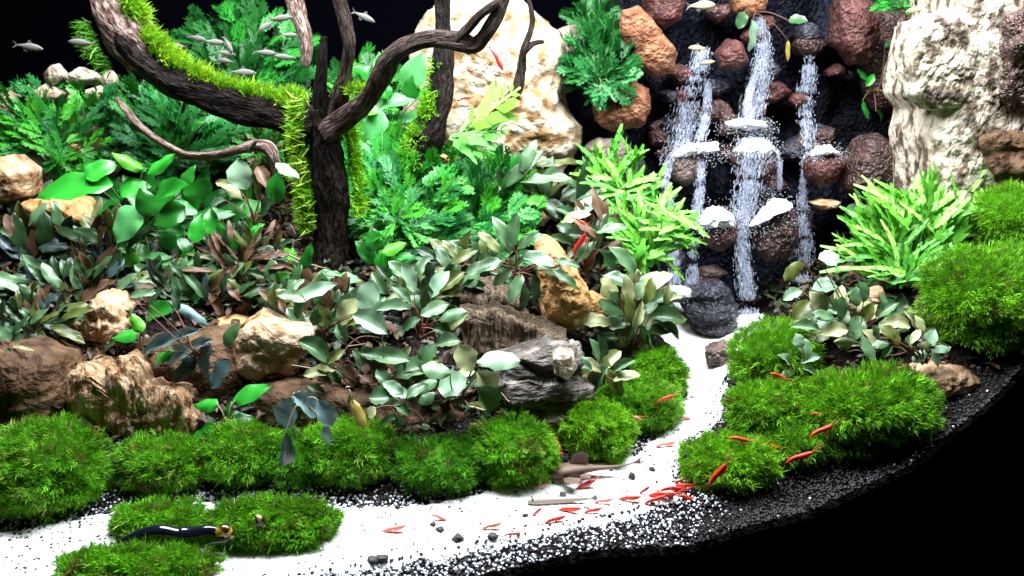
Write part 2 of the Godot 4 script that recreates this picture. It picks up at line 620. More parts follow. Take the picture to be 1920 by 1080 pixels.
func make_ground() -> void:
	var v := PackedVector3Array()
	var skip := PackedByteArray()
	for j in gnd:
		for i in gnx:
			var x := gx0 + i * gstep
			var d := gd0 + j * gstep
			var y := hgt[j * gnx + i] + 0.004 * noise.get_noise_2d(x * 400.0, d * 400.0)
			var f := front(x)
			if d < f:
				v.append(Vector3(x, H(x, f) - minf(0.3, (f - d) * 8.0), -f))
				skip.append(1 if d < f - 0.04 else 0)
			else:
				v.append(Vector3(x, y, -d))
				skip.append(0)
	var soil := part("soil", grid(v, gnx, gnd, false, PackedVector2Array(), PackedColorArray(), skip), mats["soil"], null)
	soil.set_meta("kind", "structure")
	var tv := PackedVector3Array()
	for j in 2:
		for i in gnx:
			var x := gx0 + i * gstep
			tv.append(Vector3(x, H(x, front(x)) - 0.004 - 0.4 * j, -front(x) + 0.006))
	part("front_trim", grid(tv, gnx, 2, false), mats["panel_black"], null).set_meta("kind", "structure")
	# the sand lies on the soil; at its rim it dips under
	var sv := PackedVector3Array()
	var sk := PackedByteArray()
	var nx := 260
	var nd := 150
	for j in nd:
		for i in nx:
			var x := -0.62 + i * 0.0042
			var d := maxf(0.86 + j * 0.006, front(x))
			var y := H(x, d)
			var e := edge_distance(U(Vector3(x, y, -d))) + 7.0 * noise.get_noise_2d(x * 900.0, d * 900.0)
			sv.append(Vector3(x, y + clampf(e * 0.0006, -0.012, 0.006) + 0.0008 * noise.get_noise_2d(x * 5000.0, d * 5000.0), -d))
			sk.append(1 if e < -26.0 else 0)
	var sand := part("sand_path", grid(sv, nx, nd, false, PackedVector2Array(), PackedColorArray(), sk), mats["sand"], null)
	sand.set_meta("kind", "structure")
	# loose grains
	var dark := [[], [], []]
	var dcol := [[], [], []]
	var white := []
	var wcol := []
	rng.seed = 501
	for k in 60000:
		var x := rf(-0.62, 0.66)
		var d := rf(0.86, 1.36)
		if d < front(x) + 0.002:
			continue
		var y := H(x, d)
		var q := U(Vector3(x, y, -d))
		if q.x < -20 or q.x > 1940 or q.y > 1100 or q.y < 690:
			continue
		var e := edge_distance(q)
		var fringe := clampf(1.0 + e / 42.0, 0.0, 1.0) if q.y > 900 else clampf(1.0 + e / 12.0, 0.0, 1.0)
		if q.x > 560 and e < 0 and q.y > 885 and q.y > 1085 - (q.x - 560) * 0.2:      # the speckled front slope
			fringe = clampf(1.0 + e / 95.0, 0.0, 1.0) * 1.25
		if e > 9.0:
			if rng.randf() < (0.72 if q.x < 240.0 else 0.88):
				continue
			if rng.randf() < (0.55 if q.x < 240.0 else 0.8) and e > 30.0:
				continue
		var s := rf(0.0026, 0.0052)
		var b := Basis.from_euler(Vector3(rf(0, 6), rf(0, 6), rf(0, 6)))
		if rng.randf() < fringe * 0.55 and e < 9.0 or (rng.randf() < 0.012 and q.x > 500):
			s = rf(0.002, 0.0042)
			var w := rf(0.55, 0.8)
			white.append(Transform3D(b.scaled(Vector3.ONE * s), Vector3(x, y + s * 0.45 + rf(0, .0012), -d)))
			wcol.append(Color(w * .92, w * .96, w * 1.06))
		else:
			var m := k % 3
			var w := rf(0.006, 0.032)
			if rng.randf() < 0.1:
				w *= 2.2
			dark[m].append(Transform3D(b.scaled(Vector3.ONE * s), Vector3(x, y + s * 0.25 + (0.004 if e > 5.0 else 0.0), -d)))
			dcol[m].append(Color(w, w * 0.92, w * 1.0))
	for m in 3:
		many("dark_soil_grains", meshes["pebble%d" % m], mats["grain_dark"], dark[m], dcol[m], null)
	many("white_sand_grains", meshes["pebble0"], mats["grain_white"], white, wcol, null)

func make_litter() -> void:
	rng.seed = 808
	var lx := []
	var lc := []
	var sx := []
	var sc := []
	for k in 17000:
		var x := rf(-0.75, 0.75)
		var d := rf(1.1, 1.75)
		var y := H(x, d)
		var q := U(Vector3(x, y, -d))
		if q.x < -20 or q.x > 1840 or q.y < 380 or q.y > 840 or edge_distance(q) > -25.0:
			continue
		if q.x > 1250 and q.y > 720:
			continue
		var b := Basis.from_euler(Vector3(rf(-2.2, -.4), rf(0, 6.3), rf(-.5, .5)))
		if rng.randf() < 0.36:
			var s := rf(0.012, 0.032)
			lx.append(Transform3D(b * Basis.from_scale(Vector3(s * rf(.3, .55), s, s)), Vector3(x, y + rf(.002, .016), -d)))
			var u := rng.randf()
			var w := rf(.5, 1.3)
			w *= .55
			lc.append(Color(.1 * w, .045 * w, .02 * w) if u < .45 else Color(.045 * w, .08 * w, .03 * w) if u < .88 else Color(.2 * w, .15 * w, .07 * w))
		elif rng.randf() < 0.4:
			var s := rf(0.004, 0.014)
			sx.append(Transform3D(b.scaled(Vector3(s, s * .8, s)), Vector3(x, y + s * .2, -d)))
			var w := rf(.3, 1.3)
			sc.append(Color(.1 * w, .055 * w, .03 * w) if rng.randf() < .7 else Color(.12 * w, .11 * w, .1 * w))
	many("leaf_litter", meshes["oval2"], mats["litter"], lx, lc, null)
	many("soil_rubble", meshes["pebble1"], mats["grain_dark"], sx, sc, null)

# ---------------------------------------------------------------- rocks
# outline: picture places in a flat list; d: distance; thick: half depth in metres
func rock(called: String, label: String, outline: Array, d: float, thick: float, m: String, o := {}) -> Node3D:
	var pts := PackedVector2Array()
	var mid := Vector2.ZERO
	for i in outline.size() / 2:
		pts.append(Vector2(outline[i * 2], outline[i * 2 + 1]))
	var lo := pts[0]
	var hi := pts[0]
	for p in pts:
		lo = lo.min(p)
		hi = hi.max(p)
	mid = (lo + hi) * 0.5
	d = minf(d, -ground_hit(mid.x, mid.y).z + 0.35 * thick)
	var base := P(mid.x, hi.y, d)
	var t := thing(called, label, o.get("category", "rock"), base, o.get("group", ""))
	wpart("body", rock_mesh(pts, mid, d, thick, o), mats[m], t)
	return t

func rock_mesh(pts: PackedVector2Array, mid: Vector2, d: float, thick: float, o: Dictionary) -> ArrayMesh:
	var nu: int = o.get("nu", 56)
	var nv: int = o.get("nv", 30)
	var amp: float = o.get("amp", 0.1)
	var freq: float = o.get("freq", 1.0)
	var box: float = o.get("box", 0.7)
	var ridge: float = o.get("ridge", 0.0)
	var layer: float = o.get("layer", 0.0)
	var pit: float = o.get("pit", 0.0)
	var crack: float = o.get("crack", 0.25)
	var cs: Vector3 = o.get("grain", Vector3.ONE)
	var c := P(mid.x, mid.y, d)
	var rad := PackedFloat32Array()
	var size := 0.0
	for i in nu:
		var a := TAU * i / nu
		var dir := Vector2(cos(a), -sin(a))
		var best := 1.0
		for k in pts.size():
			var hit = Geometry2D.segment_intersects_segment(mid, mid + dir * 3000.0, pts[k], pts[(k + 1) % pts.size()])
			if hit != null:
				best = maxf(best, mid.distance_to(hit))
		rad.append(best)
		size += best / nu
	var sm := size * S(mid.y, d)
	var off := Vector3(mid.x, mid.y, 0.0) * 3.7
	var v := PackedVector3Array()
	for j in nv:
		var e := 1.0 - absf(2.0 * j / (nv - 1.0) - 1.0)
		var k := 1.0 - pow(1.0 - e, 1.7)
		var z := pow(maxf(0.0, 1.0 - pow(k, 2.0 / box)), box / 2.0) * thick * (-1.0 if j * 2 < nv - 1 else 1.0)
		for i in nu:
			var a := TAU * i / nu
			var q := mid + Vector2(cos(a), -sin(a)) * rad[i] * k
			var p := P(q.x, q.y, d)
			p.z += z
			var dir := (p - c).normalized()
			var s := (p - c) / sm * 28.0 * freq + off
			var h := noise.get_noise_3dv(s) + 0.5 * noise.get_noise_3dv(s * 2.3) + 0.3 * noise.get_noise_3dv(s * 5.1)
			h += 0.7 * (cell.get_noise_3dv(s * 0.9) + 0.5)
			if pit > 0.0:
				h -= pit * smoothstep(0.35, 0.05, cell.get_noise_3dv(s * 3.2 + Vector3(40, 0, 0)) + 1.0)
			h += 0.1 * noise.get_noise_3dv(s * 10.0)
			if crack > 0.0:
				h -= crack * smoothstep(0.3, 0.0, crackn.get_noise_3dv(s * cs + Vector3(noise.get_noise_3dv(s * 2.0) * 9.0, 0, 0)) + 1.0)
			if ridge > 0.0:
				h += ridge * absf(noise.get_noise_3dv(Vector3(s.x * 4.0, s.y * 0.35, s.z * 2.0))) * 2.0
			if layer > 0.0:
				h += layer * signf(sin(s.y * 0.28 + 2.0 * noise.get_noise_3dv(s * 0.6)))
			p += dir * h * amp * minf(sm, thick * 1.6)
			v.append(p)
	return grid(v, nu, nv, true)

# ---------------------------------------------------------------- wood
# pts: [picture x, picture y, distance, radius in picture units]
func path_of(pts: Array, per: int) -> Array:
	var out := []
	for k in pts.size() - 1:
		var a = pts[maxi(k - 1, 0)]
		var b = pts[k]
		var c = pts[k + 1]
		var e = pts[mini(k + 2, pts.size() - 1)]
		var pa := P(a[0], a[1], a[2])
		var pb := P(b[0], b[1], b[2])
		var pc := P(c[0], c[1], c[2])
		var pe := P(e[0], e[1], e[2])
		for j in per:
			var t := float(j) / per
			out.append([pb.cubic_interpolate(pc, pa, pe, t), lerpf(b[3] * S(b[1], b[2]), c[3] * S(c[1], c[2]), t)])
	var z = pts[-1]
	out.append([P(z[0], z[1], z[2]), z[3] * S(z[1], z[2])])
	return out

func wood_mesh(pts: Array, s: float, rough := 1.0) -> ArrayMesh:
	var path := path_of(pts, 9)
	var nu := 22
	var v := PackedVector3Array()
	var uv := PackedVector2Array()
	var side := Vector3.RIGHT
	var run := 0.0
	var n := path.size()
	for j in range(-1, n + 1):
		var jj := clampi(j, 0, n - 1)
		var p: Vector3 = path[jj][0]
		var r: float = path[jj][1]
		var nextp: Vector3 = path[mini(jj + 1, n - 1)][0]
		var prevp: Vector3 = path[maxi(jj - 1, 0)][0]
		var dir := (nextp - prevp).normalized()
		side = (side - dir * side.dot(dir)).normalized()
		var other := dir.cross(side)
		if j == -1 or j == n:
			r = 0.0001
		if jj > 0:
			run += (p - prevp).length()
		for i in nu + 1:
			var a := TAU * (i % nu) / nu
			var tw := run * 14.0
			var h := 0.16 * sin(2.0 * a + tw + s) + 0.1 * sin(3.0 * a - tw * 1.7 + s * 2.0)
			h += 0.34 * absf(noise.get_noise_3d(cos(a + tw * 0.4) * 40.0, sin(a + tw * 0.4) * 40.0, run * 300.0 + s * 90.0)) * rough
			h += 0.12 * noise.get_noise_2d(run * 500.0, s * 50.0)
			v.append(p + (side * cos(a) + other * sin(a)) * r * (0.82 + h))
			uv.append(Vector2(float(i) / nu, run * 1.2))
	return grid(v, nu + 1, n + 2, false, uv)

func tube_mesh(p: Array, r0: float, r1: float, nu := 5) -> ArrayMesh:     # a thin stalk through world points
	var v := PackedVector3Array()
	var side := Vector3(0.9, 0.1, 0.4).normalized()
	var n := p.size()
	for j in n:
		var dir: Vector3 = (p[mini(j + 1, n - 1)] - p[maxi(j - 1, 0)]).normalized()
		side = (side - dir * side.dot(dir)).normalized()
		var o := dir.cross(side)
		var r := lerpf(r0, r1, float(j) / maxi(n - 1, 1))
		for i in nu:
			var a := TAU * i / nu
			v.append(p[j] + (side * cos(a) + o * sin(a)) * r)
	return grid(v, nu, n, true)

func arc(a: Vector3, b: Vector3, bow: Vector3, n := 5) -> Array:
	var out := []
	for i in n + 1:
		var t := float(i) / n
		out.append(a.lerp(b, t) + bow * sin(PI * t))
	return out

# ---------------------------------------------------------------- moss
func moss_tint(kind: String) -> Color:
	var k := rf(0.85, 1.65)
	if kind == "lime":
		return Color(.18 * k, .46 * k, .012 * k)
	if kind == "yellow":
		return Color(.26 * k, .42 * k, .018 * k) if rng.randf() < 0.4 else Color(.15 * k, .38 * k, .012 * k)
	if kind == "deep":
		return Color(.07 * k, .27 * k, .009 * k)
	if kind == "fine":
		return Color(.15 * k, .4 * k, .012 * k)
	if rng.randf() < 0.12:
		return Color(.26 * k, .42 * k, .05 * k)
	return Color(.13 * k, .4 * k, .012 * k)

var mounds := []
func moss_hit(px: float, py: float) -> float:        # distance of the moss seen there, or 9
	var best := 9.0
	var r := ray(px, py)
	for m in mounds:
		var inv: Basis = (m[2] as Basis).inverse()
		var a: Vector3 = (inv * (eye - m[0])) / m[1]
		var b: Vector3 = (inv * r) / m[1]
		var qa := b.dot(b)
		var qb := a.dot(b)
		var disc := qb * qb - qa * (a.dot(a) - 1.0)
		if disc > 0.0:
			best = minf(best, (-qb - sqrt(disc)) / qa)
	return best

# a mound of moss: middle and half sizes in picture units, distance, half depth in metres
func moss(label: String, cx: float, cy: float, rx: float, ry: float, d: float, rz: float, kind: String, o := {}) -> void:
	d = -G(cx, cy + ry * 0.92).z + rz * 0.55
	var s := S(cy, d)
	var c := P(cx, cy, d)
	var ax := Vector3(rx * s * 0.93, ry * s * 0.9, rz)
	var t := thing("moss_clump", label, "moss", c - Vector3(0, ax.y, 0), o.get("group", "moss mounds round the sand path"))
	var tilt: float = o.get("tilt", 0.0)
	var turn := Basis(Vector3.FORWARD, -tilt)
	var v := PackedVector3Array()
	for j in 13:
		var f := PI * j / 12.0
		for i in 22:
			var a := TAU * i / 22
			var dir := Vector3(sin(f) * cos(a), cos(f), sin(f) * sin(a))
			var k := 0.93 + 0.22 * noise.get_noise_3dv(dir * 60.0 + c * 900.0)
			v.append(c + turn * (Vector3(signf(dir.x) * pow(absf(dir.x), .85), dir.y, dir.z) * ax * k * 0.9))
	mounds.append([c, ax, turn])
	wpart("cushion", grid(v, 22, 13, true), mats["moss_core"], t)
	var count := int(rx * ry * float(o.get("dense", 0.17)) * 1.7)
	var L: float = o.get("len", 15.0) * s
	var xs := []
	var cs := []
	for i in count:
		var dir := Vector3(rng.randfn(), rng.randfn(), rng.randfn()).normalized()
		if dir.z < -0.35 or dir.y < -0.75:
			continue
		var k := 0.93 + 0.22 * noise.get_noise_3dv(dir * 60.0 + c * 900.0)
		var p := c + turn * (Vector3(signf(dir.x) * pow(absf(dir.x), .85), dir.y, dir.z) * ax * k * rf(0.9, 1.1))
		var up := (turn * (dir / ax)).normalized() + Vector3(rf(-.5, .5), rf(-.2, .6), rf(-.2, .5))
		xs.append(Transform3D(facing(up.normalized(), L * rf(0.6, 1.5)), p))
		var tint := moss_tint(kind)
		var patch := 0.75 + 0.6 * (noise.get_noise_3dv(p * 1500.0) + 0.3)
		if noise.get_noise_3dv(p * 1100.0 + Vector3(70, 0, 0)) > 0.42 and rng.randf() < 0.6:
			tint = Color(.2, .2, .04) * rf(.6, 1.1)
		cs.append(tint * Color(patch, patch, patch))
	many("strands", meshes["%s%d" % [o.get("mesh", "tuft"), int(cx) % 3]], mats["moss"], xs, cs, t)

func facing(up: Vector3, size: float) -> Basis:
	var x := up.cross(Vector3(rng.randfn(), rng.randfn(), rng.randfn())).normalized()
	return Basis(x * size, up * size, x.cross(up) * size)

func moss_along(label: String, pts: Array, toward: Vector3, spread: float, count: int, L: float, kind: String) -> void:
	var path := path_of(pts, 9)
	var t := thing("branch_moss", label, "moss", path[0][0], "moss growing on the driftwood")
	var xs := []
	var cs := []
	for i in count:
		var k := rng.randi_range(0, path.size() - 2)
		var p: Vector3 = (path[k][0] as Vector3).lerp(path[k + 1][0], rng.randf())
		var r: float = path[k][1]
		if noise.get_noise_3dv(p * 900.0) < -0.1 and rng.randf() < 0.85:
			continue
		var dir: Vector3 = (path[k + 1][0] - path[k][0]).normalized()
		var out := (toward + Vector3(rf(-1, 1), rf(-1, 1), rf(-1, 1)) * spread)
		out = (out - dir * out.dot(dir)).normalized()
		var up := (out + Vector3(rf(-.5, .5), rf(-.6, .5), rf(-.3, .5))).normalized()
		xs.append(Transform3D(facing(up, L * rf(0.4, 1.8)), p + out * r * rf(0.8, 0.95)))
		cs.append(moss_tint(kind))
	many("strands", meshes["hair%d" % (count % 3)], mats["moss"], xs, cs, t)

# ---------------------------------------------------------------- plants
func leaf_basis(ang: float, lean: float, length: float, width: float, roll: float) -> Basis:
	var t := Vector3(cos(ang), sin(ang), lean).normalized()
	var n0 := Vector3(roll, 0.72, 0.68)
	var x := t.cross(n0)
	if x.length() < 0.15:
		x = t.cross(Vector3(roll, 0.1, 1.0))
	x = x.normalized()
	var n := x.cross(t)
	return Basis(x * width, t * length, n * length)

# leaves: [picture x, picture y, length, width, direction in degrees, material]
func plant(called: String, label: String, category: String, base: Array, kind: String, leaves: Array, o := {}) -> Node3D:
	var d: float = base[2]
	var root := P(base[0], base[1], d)
	var t := thing(called, label, category, root, o.get("group", ""))
	var stalk: String = o.get("stalk", "stalk_red")
	var hub: Vector3 = root
	var deep: float = o.get("deep", 0.035)
	var tubes := []
	var spots := []
	for l in leaves:
		var dl := d - deep * rf(-0.4, 1.0) + (0.0 if l[1] < base[1] else -deep * 0.4)
		var s := S(l[1], dl)
		var c := P(l[0], l[1], dl)
		var b := leaf_basis(deg_to_rad(l[4] + rf(-5, 5)), rf(-0.25, 0.45), l[2] * s * 0.97, l[3] * s * 1.0, rf(-0.45, 0.45))
		var p := c - b.y * 0.5
		part("leaf", meshes["%s%d" % [l[6] if l.size() > 6 else kind, rng.randi_range(0, 4)]], mats[l[5]], t, Transform3D(b, p - root))
		var bow := Vector3(rf(-.004, .004), 0.006, 0.004)
		tubes.append(tube_mesh(arc(hub + Vector3(rf(-.004, .004), rf(-.004, .004), rf(-.004, .004)), p + b.y * 0.04, bow, 5), 0.0011, 0.0007))
		spots.append(Transform3D())
	if not o.get("bare", false):
		wpart("stems", joined(tubes, spots), mats[stalk], t)
	return t

# fills an oval with leaves fanning away from the base
func fan(n: int, cx: float, cy: float, rx: float, ry: float, lo: float, hi: float, ratio: float, tones: Array) -> Array:
	var out := []
	for i in n:
		var a := TAU * (i * 0.381966) + rf(-.3, .3)
		var r := sqrt((i + 0.5) / n)
		var x := cx + cos(a) * rx * r
		var y := cy - sin(a) * ry * r
		var dir := rad_to_deg(atan2((cy + ry * 0.35 - y) / ry, (x - cx) / rx)) + rf(-30, 30)
		var l := rf(lo, hi)
		out.append([x, y, l, l * ratio * rf(0.8, 1.2), dir, tones[rng.randi_range(0, tones.size() - 1)]])
	return out

func fern(label: String, base: Array, kind: String, n: int, cx: float, cy: float, rx: float, ry: float, lo: float, hi: float, tones: Array, o := {}) -> void:
	var d: float = base[2]
	var root := P(base[0], base[1], d)
	var t := thing("fern", label, "fern", root, o.get("group", "ferns between the stones"))
	var deep: float = o.get("deep", 0.09)
	if kind == "lace":
		n = int(n * 1.35)
	var wide: float = o.get("wide", 0.75)
	var tubes := []
	var spots := []
	for i in n:
		var a := TAU * (i * 0.381966) + rf(-.4, .4)
		var r := sqrt((i + 0.5) / n)
		var x := cx + cos(a) * rx * r
		var y := cy - sin(a) * ry * r
		var dl := d + deep * (0.5 - (y - cy + ry) / (2.0 * ry)) + rf(-deep, deep) * 0.35
		var s := S(y, dl)
		var l := rf(lo, hi) * s * (0.85 if kind == "lace" else 1.0)
		var dir := atan2(cy + ry * float(o.get("low", 0.7)) - y, x - cx) + rf(-0.5, 0.5)
		if o.has("dir"):
			dir = deg_to_rad(o["dir"]) + rf(-0.9, 0.9)
		var wild := 1.0 if kind == "lace" else 0.5
		var b := leaf_basis(dir, rf(-0.5, 1.0) if kind == "lace" else rf(-0.2, 0.6), l, l * wide * rf(0.75, 1.15), rf(-1.0, 1.0) * wild)
		var p := P(x, y, dl) - b.y * 0.5
		part("frond", meshes["%s%d" % [kind, rng.randi_range(0, 4)]], mats[tones[rng.randi_range(0, tones.size() - 1)]], t, Transform3D(b, p - root))
		if i % 3 == 0:
			tubes.append(tube_mesh(arc(root, p + b.y * 0.05, Vector3(0, 0.01, 0.006), 5), 0.0014, 0.0008))
			spots.append(Transform3D())
	wpart("stems", joined(tubes, spots), mats[o.get("stalk", "stalk_green")], t)

# ---------------------------------------------------------------- animals
func ring_body(prof: Array, nu := 12) -> ArrayMesh:       # prof: [x, y, half height, half width] along +X, in units of length
	var v := PackedVector3Array()
	for p in prof:
		for i in nu:
			var a := TAU * i / nu
			v.append(Vector3(p[0], p[1] + p[2] * sin(a), p[3] * cos(a)))
	return grid(v, nu, prof.size(), true)

func fan_fin(root: Vector3, pts: Array) -> ArrayMesh:     # a thin fin with a little thickness
	var st := SurfaceTool.new()
	st.begin(Mesh.PRIMITIVE_TRIANGLES)
	st.set_smooth_group(-1)
	for z in [-0.004, 0.004]:
		for i in pts.size() - 1:
			var tri := [root + Vector3(0, 0, z), pts[i] + Vector3(0, 0, z * .3), pts[i + 1] + Vector3(0, 0, z * .3)]
			for p in (tri if z > 0 else [tri[0], tri[2], tri[1]]):
				st.add_vertex(p)
	st.generate_normals()
	return st.commit()

var shrimp_parts := {}
func make_animals() -> void:
	shrimp_parts["body"] = ring_body([[.5, .03, .004, .004], [.47, .03, .03, .03], [.38, .02, .07, .06], [.25, .015, .095, .075], [.1, .02, .1, .08], [.02, .03, .085, .07], [-.08, .045, .09, .072], [-.16, .04, .075, .06], [-.22, .035, .08, .062], [-.3, .015, .064, .05], [-.36, 0.0, .062, .048], [-.42, -.03, .045, .035], [-.46, -.05, .02, .02]])
	shrimp_parts["tail_fan"] = joined([fan_fin(Vector3(-.42, -.03, 0), [Vector3(-.6, .03, .05), Vector3(-.63, -.04, .03), Vector3(-.62, -.1, -.02), Vector3(-.55, -.14, -.05)])], [Transform3D()])
	var feel := []
	for k in [[.95, .2, .12], [.9, .1, -.2], [.8, -.04, .1]]:
		feel.append(tube_mesh(arc(Vector3(.46, .04, 0), Vector3(k[0], k[1], k[2]), Vector3(0, .06, 0), 5), .008, .004, 4))
	shrimp_parts["antennae"] = joined(feel, [Transform3D(), Transform3D(), Transform3D()])
	var legs := []
	var one := []
	for k in 5:
		for z in [-1.0, 1.0]:
			var x := .32 - k * .07
			legs.append(tube_mesh([Vector3(x, -.05, z * .04), Vector3(x + .05, -.12, z * .12), Vector3(x + .02, -.2, z * .14)], .009, .005, 4))
			one.append(Transform3D())
	shrimp_parts["legs"] = joined(legs, one)

func shrimp(label: String, px: float, py: float, ang: float, length: float, m := "shrimp_red", d := 0.0) -> void:
	var p := G(px, py) if d == 0.0 else P(px, py, d)
	var on := moss_hit(px, py) - 0.016
	if d == 0.0 and on < -p.z:
		p = P(px, py, on)
	var s := S(py, -p.z)
	p.z += 0.004
	p.y += 0.003 if d == 0.0 else 0.0
	var t := thing("shrimp", label, "shrimp", p, "red shrimps in the tank")
	var a := deg_to_rad(ang)
	var x := Vector3(cos(a), sin(a), rf(-.3, .3)).normalized()
	var z := x.cross(Vector3(0, 1, 0.2)).normalized()
	if z.z < 0:
		z = -z
	var y := z.cross(x).normalized()
	if y.y < 0:
		y = -y
		z = -z
	t.basis = Basis(x, y, z) * Basis.from_scale(Vector3.ONE * length * s * 1.3)
	part("body", shrimp_parts["body"], mats[m], t)
	part("tail_fan", shrimp_parts["tail_fan"], mats[m], t)
	part("antennae", shrimp_parts["antennae"], mats["feeler"], t)
	part("legs", shrimp_parts["legs"], mats["feeler"], t)

func fish(label: String, px: float, py: float, ang: float, length: float, d: float, m := "fish_grey", flip := 1.0) -> void:
	if not meshes.has("fish_body"):
		meshes["fish_body"] = ring_body([[.5, 0, .004, .004], [.47, .0, .035, .025], [.4, .005, .075, .05], [.28, .01, .115, .07], [.1, .01, .14, .075], [-.08, .005, .12, .06], [-.22, 0, .08, .04], [-.34, 0, .045, .022], [-.4, 0, .04, .014], [-.42, 0, .01, .004]], 14)
		meshes["fish_tail"] = fan_fin(Vector3(-.38, 0, 0), [Vector3(-.62, .15, .01), Vector3(-.54, .06, 0), Vector3(-.5, 0, -.01), Vector3(-.54, -.06, 0), Vector3(-.61, -.15, .01)])
		meshes["fish_dorsal"] = fan_fin(Vector3(.08, .12, 0), [Vector3(.02, .26, 0), Vector3(-.06, .22, 0), Vector3(-.12, .1, 0)])
		meshes["fish_anal"] = fan_fin(Vector3(-.02, -.1, 0), [Vector3(-.2, -.06, 0), Vector3(-.2, -.16, 0), Vector3(-.08, -.2, 0)])
		var e := SphereMesh.new()
		e.radius = 0.028
		e.height = 0.056
		e.radial_segments = 10
		e.rings = 6
		meshes["fish_eye"] = e
	var s := S(py, d)
	var t := thing("fish", label, "fish", P(px, py, d), "small fish swimming in the tank")
	t.basis = Basis(Vector3(0, 0, 1), deg_to_rad(ang)) * Basis(Vector3.UP, rf(-.4, .4) + (0.0 if flip > 0 else PI)) * Basis.from_scale(Vector3.ONE * length * s)
	part("body", meshes["fish_body"], mats[m], t)
	part("tail_fin", meshes["fish_tail"], mats["fin"], t)
	part("dorsal_fin", meshes["fish_dorsal"], mats["fin"], t)
	part("anal_fin", meshes["fish_anal"], mats["fin"], t)
	for z in [-1.0, 1.0]:
		part("eye", meshes["fish_eye"], mats["eye_black"], t, Transform3D(Basis(), Vector3(.4, .02, .045 * z)))

func snail(label: String, px: float, py: float, size: float, tint: Color, d := 0.0, roll := 0.0) -> void:
	var p := G(px, py + size * 0.5) if d == 0.0 else P(px, py, d)
	if d == 0.0:
		p = P(px, py, -p.z)
	var r := size * S(py, -p.z) * 0.5
	var t := thing("snail", label, "snail", p - Vector3(0, r * 0.7, 0), "snails")
	var v := PackedVector3Array()
	var col := PackedColorArray()
	for j in 26:                                   # a spiral of growing rings
		var k := j / 25.0
		var a := k * TAU * 1.6
		var rr := r * (0.12 + 0.7 * k)
		var c := Vector3(cos(a), sin(a), 0) * r * 0.42 * k + Vector3(0, 0, r * 0.5 * (1.0 - k))
		for i in 12:
			var b := TAU * i / 12
			v.append(c + (Vector3(cos(a), sin(a), 0) * cos(b) + Vector3(0, 0, 1) * sin(b)) * rr * (0.02 if j == 25 else 1.0))
			var dark := 0.06 if sin(k * 26.0) > -0.55 else 1.0
			col.append(Color(tint.r * dark, tint.g * dark, tint.b * dark))
	var m := part("shell", grid(v, 12, 26, true, PackedVector2Array(), col), mats["shell"], t, Transform3D(Basis(Vector3.UP, 0.5) * Basis(Vector3.FORWARD, roll), Vector3(0, r * 0.7, 0)))
	var f := SphereMesh.new()
	f.radius = r * 0.7
	f.height = r * 0.6
	f.radial_segments = 12
	f.rings = 6
	part("foot", f, mats["stalk_brown"], t, Transform3D(Basis.from_scale(Vector3(1.3, .6, .8)), Vector3(r * .1, 0.0, 0)))

# ---------------------------------------------------------------- the waterfall
func stream(label: String, pts: Array, count: int, o := {}) -> void:
	count = int(count * 1.9)
	var path := path_of(pts, 8)
	var t := thing("waterfall_stream", label, "waterfall", path[-1][0], "white streams of the waterfall")
	var xs := []
	var cs := []
	for i in count:
		var k := rng.randi_range(0, path.size() - 2)
		var f := rng.randf()
		var p: Vector3 = (path[k][0] as Vector3).lerp(path[k + 1][0], f)
		var r: float = path[k][1]
		var dir: Vector3 = (path[k + 1][0] - path[k][0]).normalized()
		var u := rng.randfn() * 0.55
		if absf(u) > 1.6 or noise.get_noise_3dv(p * Vector3(7000.0, 2000.0, 900.0)) < -0.27:
			continue
		p += Vector3(u * r * 0.75, 0, rf(-.5, .5) * r) + dir * rf(-.004, .004)
		dir = (dir + Vector3(rf(-.22, .22), 0, rf(-.2, .2))).normalized()
		var size := rf(0.0006, 0.0014)
		var b := facing(dir, size)
		b.y *= rf(0.7, 2.0) if rng.randf() < 0.72 else rf(2.5, 6.0)
		xs.append(Transform3D(b, p))
		var w := rf(0.35, 1.1)
		cs.append(Color(w, w, w))
	many("droplets", meshes["drop"], mats["water"], xs, cs, t)

func foam(label: String, outline: Array, d: float, thick: float) -> void:
	var pts := PackedVector2Array()
	for i in outline.size() / 2:
		pts.append(Vector2(outline[i * 2], outline[i * 2 + 1]))
	var lo := pts[0]
	var hi := pts[0]
	for p in pts:
		lo = lo.min(p)
		hi = hi.max(p)
	var mid := (lo + hi) * 0.5
	for i in pts.size():
		pts[i] = mid + (pts[i] - mid) * Vector2(0.92, 0.82)
	var t := thing("foam_cap", label, "foam", P(mid.x, hi.y, d), "white caps on the waterfall stones")
	wpart("mound", rock_mesh(pts, mid, d, thick, {"nu": 50, "nv": 30, "amp": 0.34, "freq": 2.8, "box": 1.2}), mats["foam"], t)
	var xs := []
	var cs := []
	for i in 520:
		var a := rf(0, TAU)
		var q := mid + Vector2(cos(a) * (hi.x - lo.x), sin(a) * (hi.y - lo.y)) * 0.5 * rf(0.4, 1.5) + Vector2(0, rf(-4, 14))
		var sz := rf(0.0006, 0.0018)
		xs.append(Transform3D(Basis.from_scale(Vector3.ONE * sz), P(q.x, q.y, d - thick * rf(0.2, 1.0))))
		var w := rf(0.6, 1.0)
		cs.append(Color(w, w, w))
	many("flecks", meshes["pebble1"], mats["foam"], xs, cs, t)

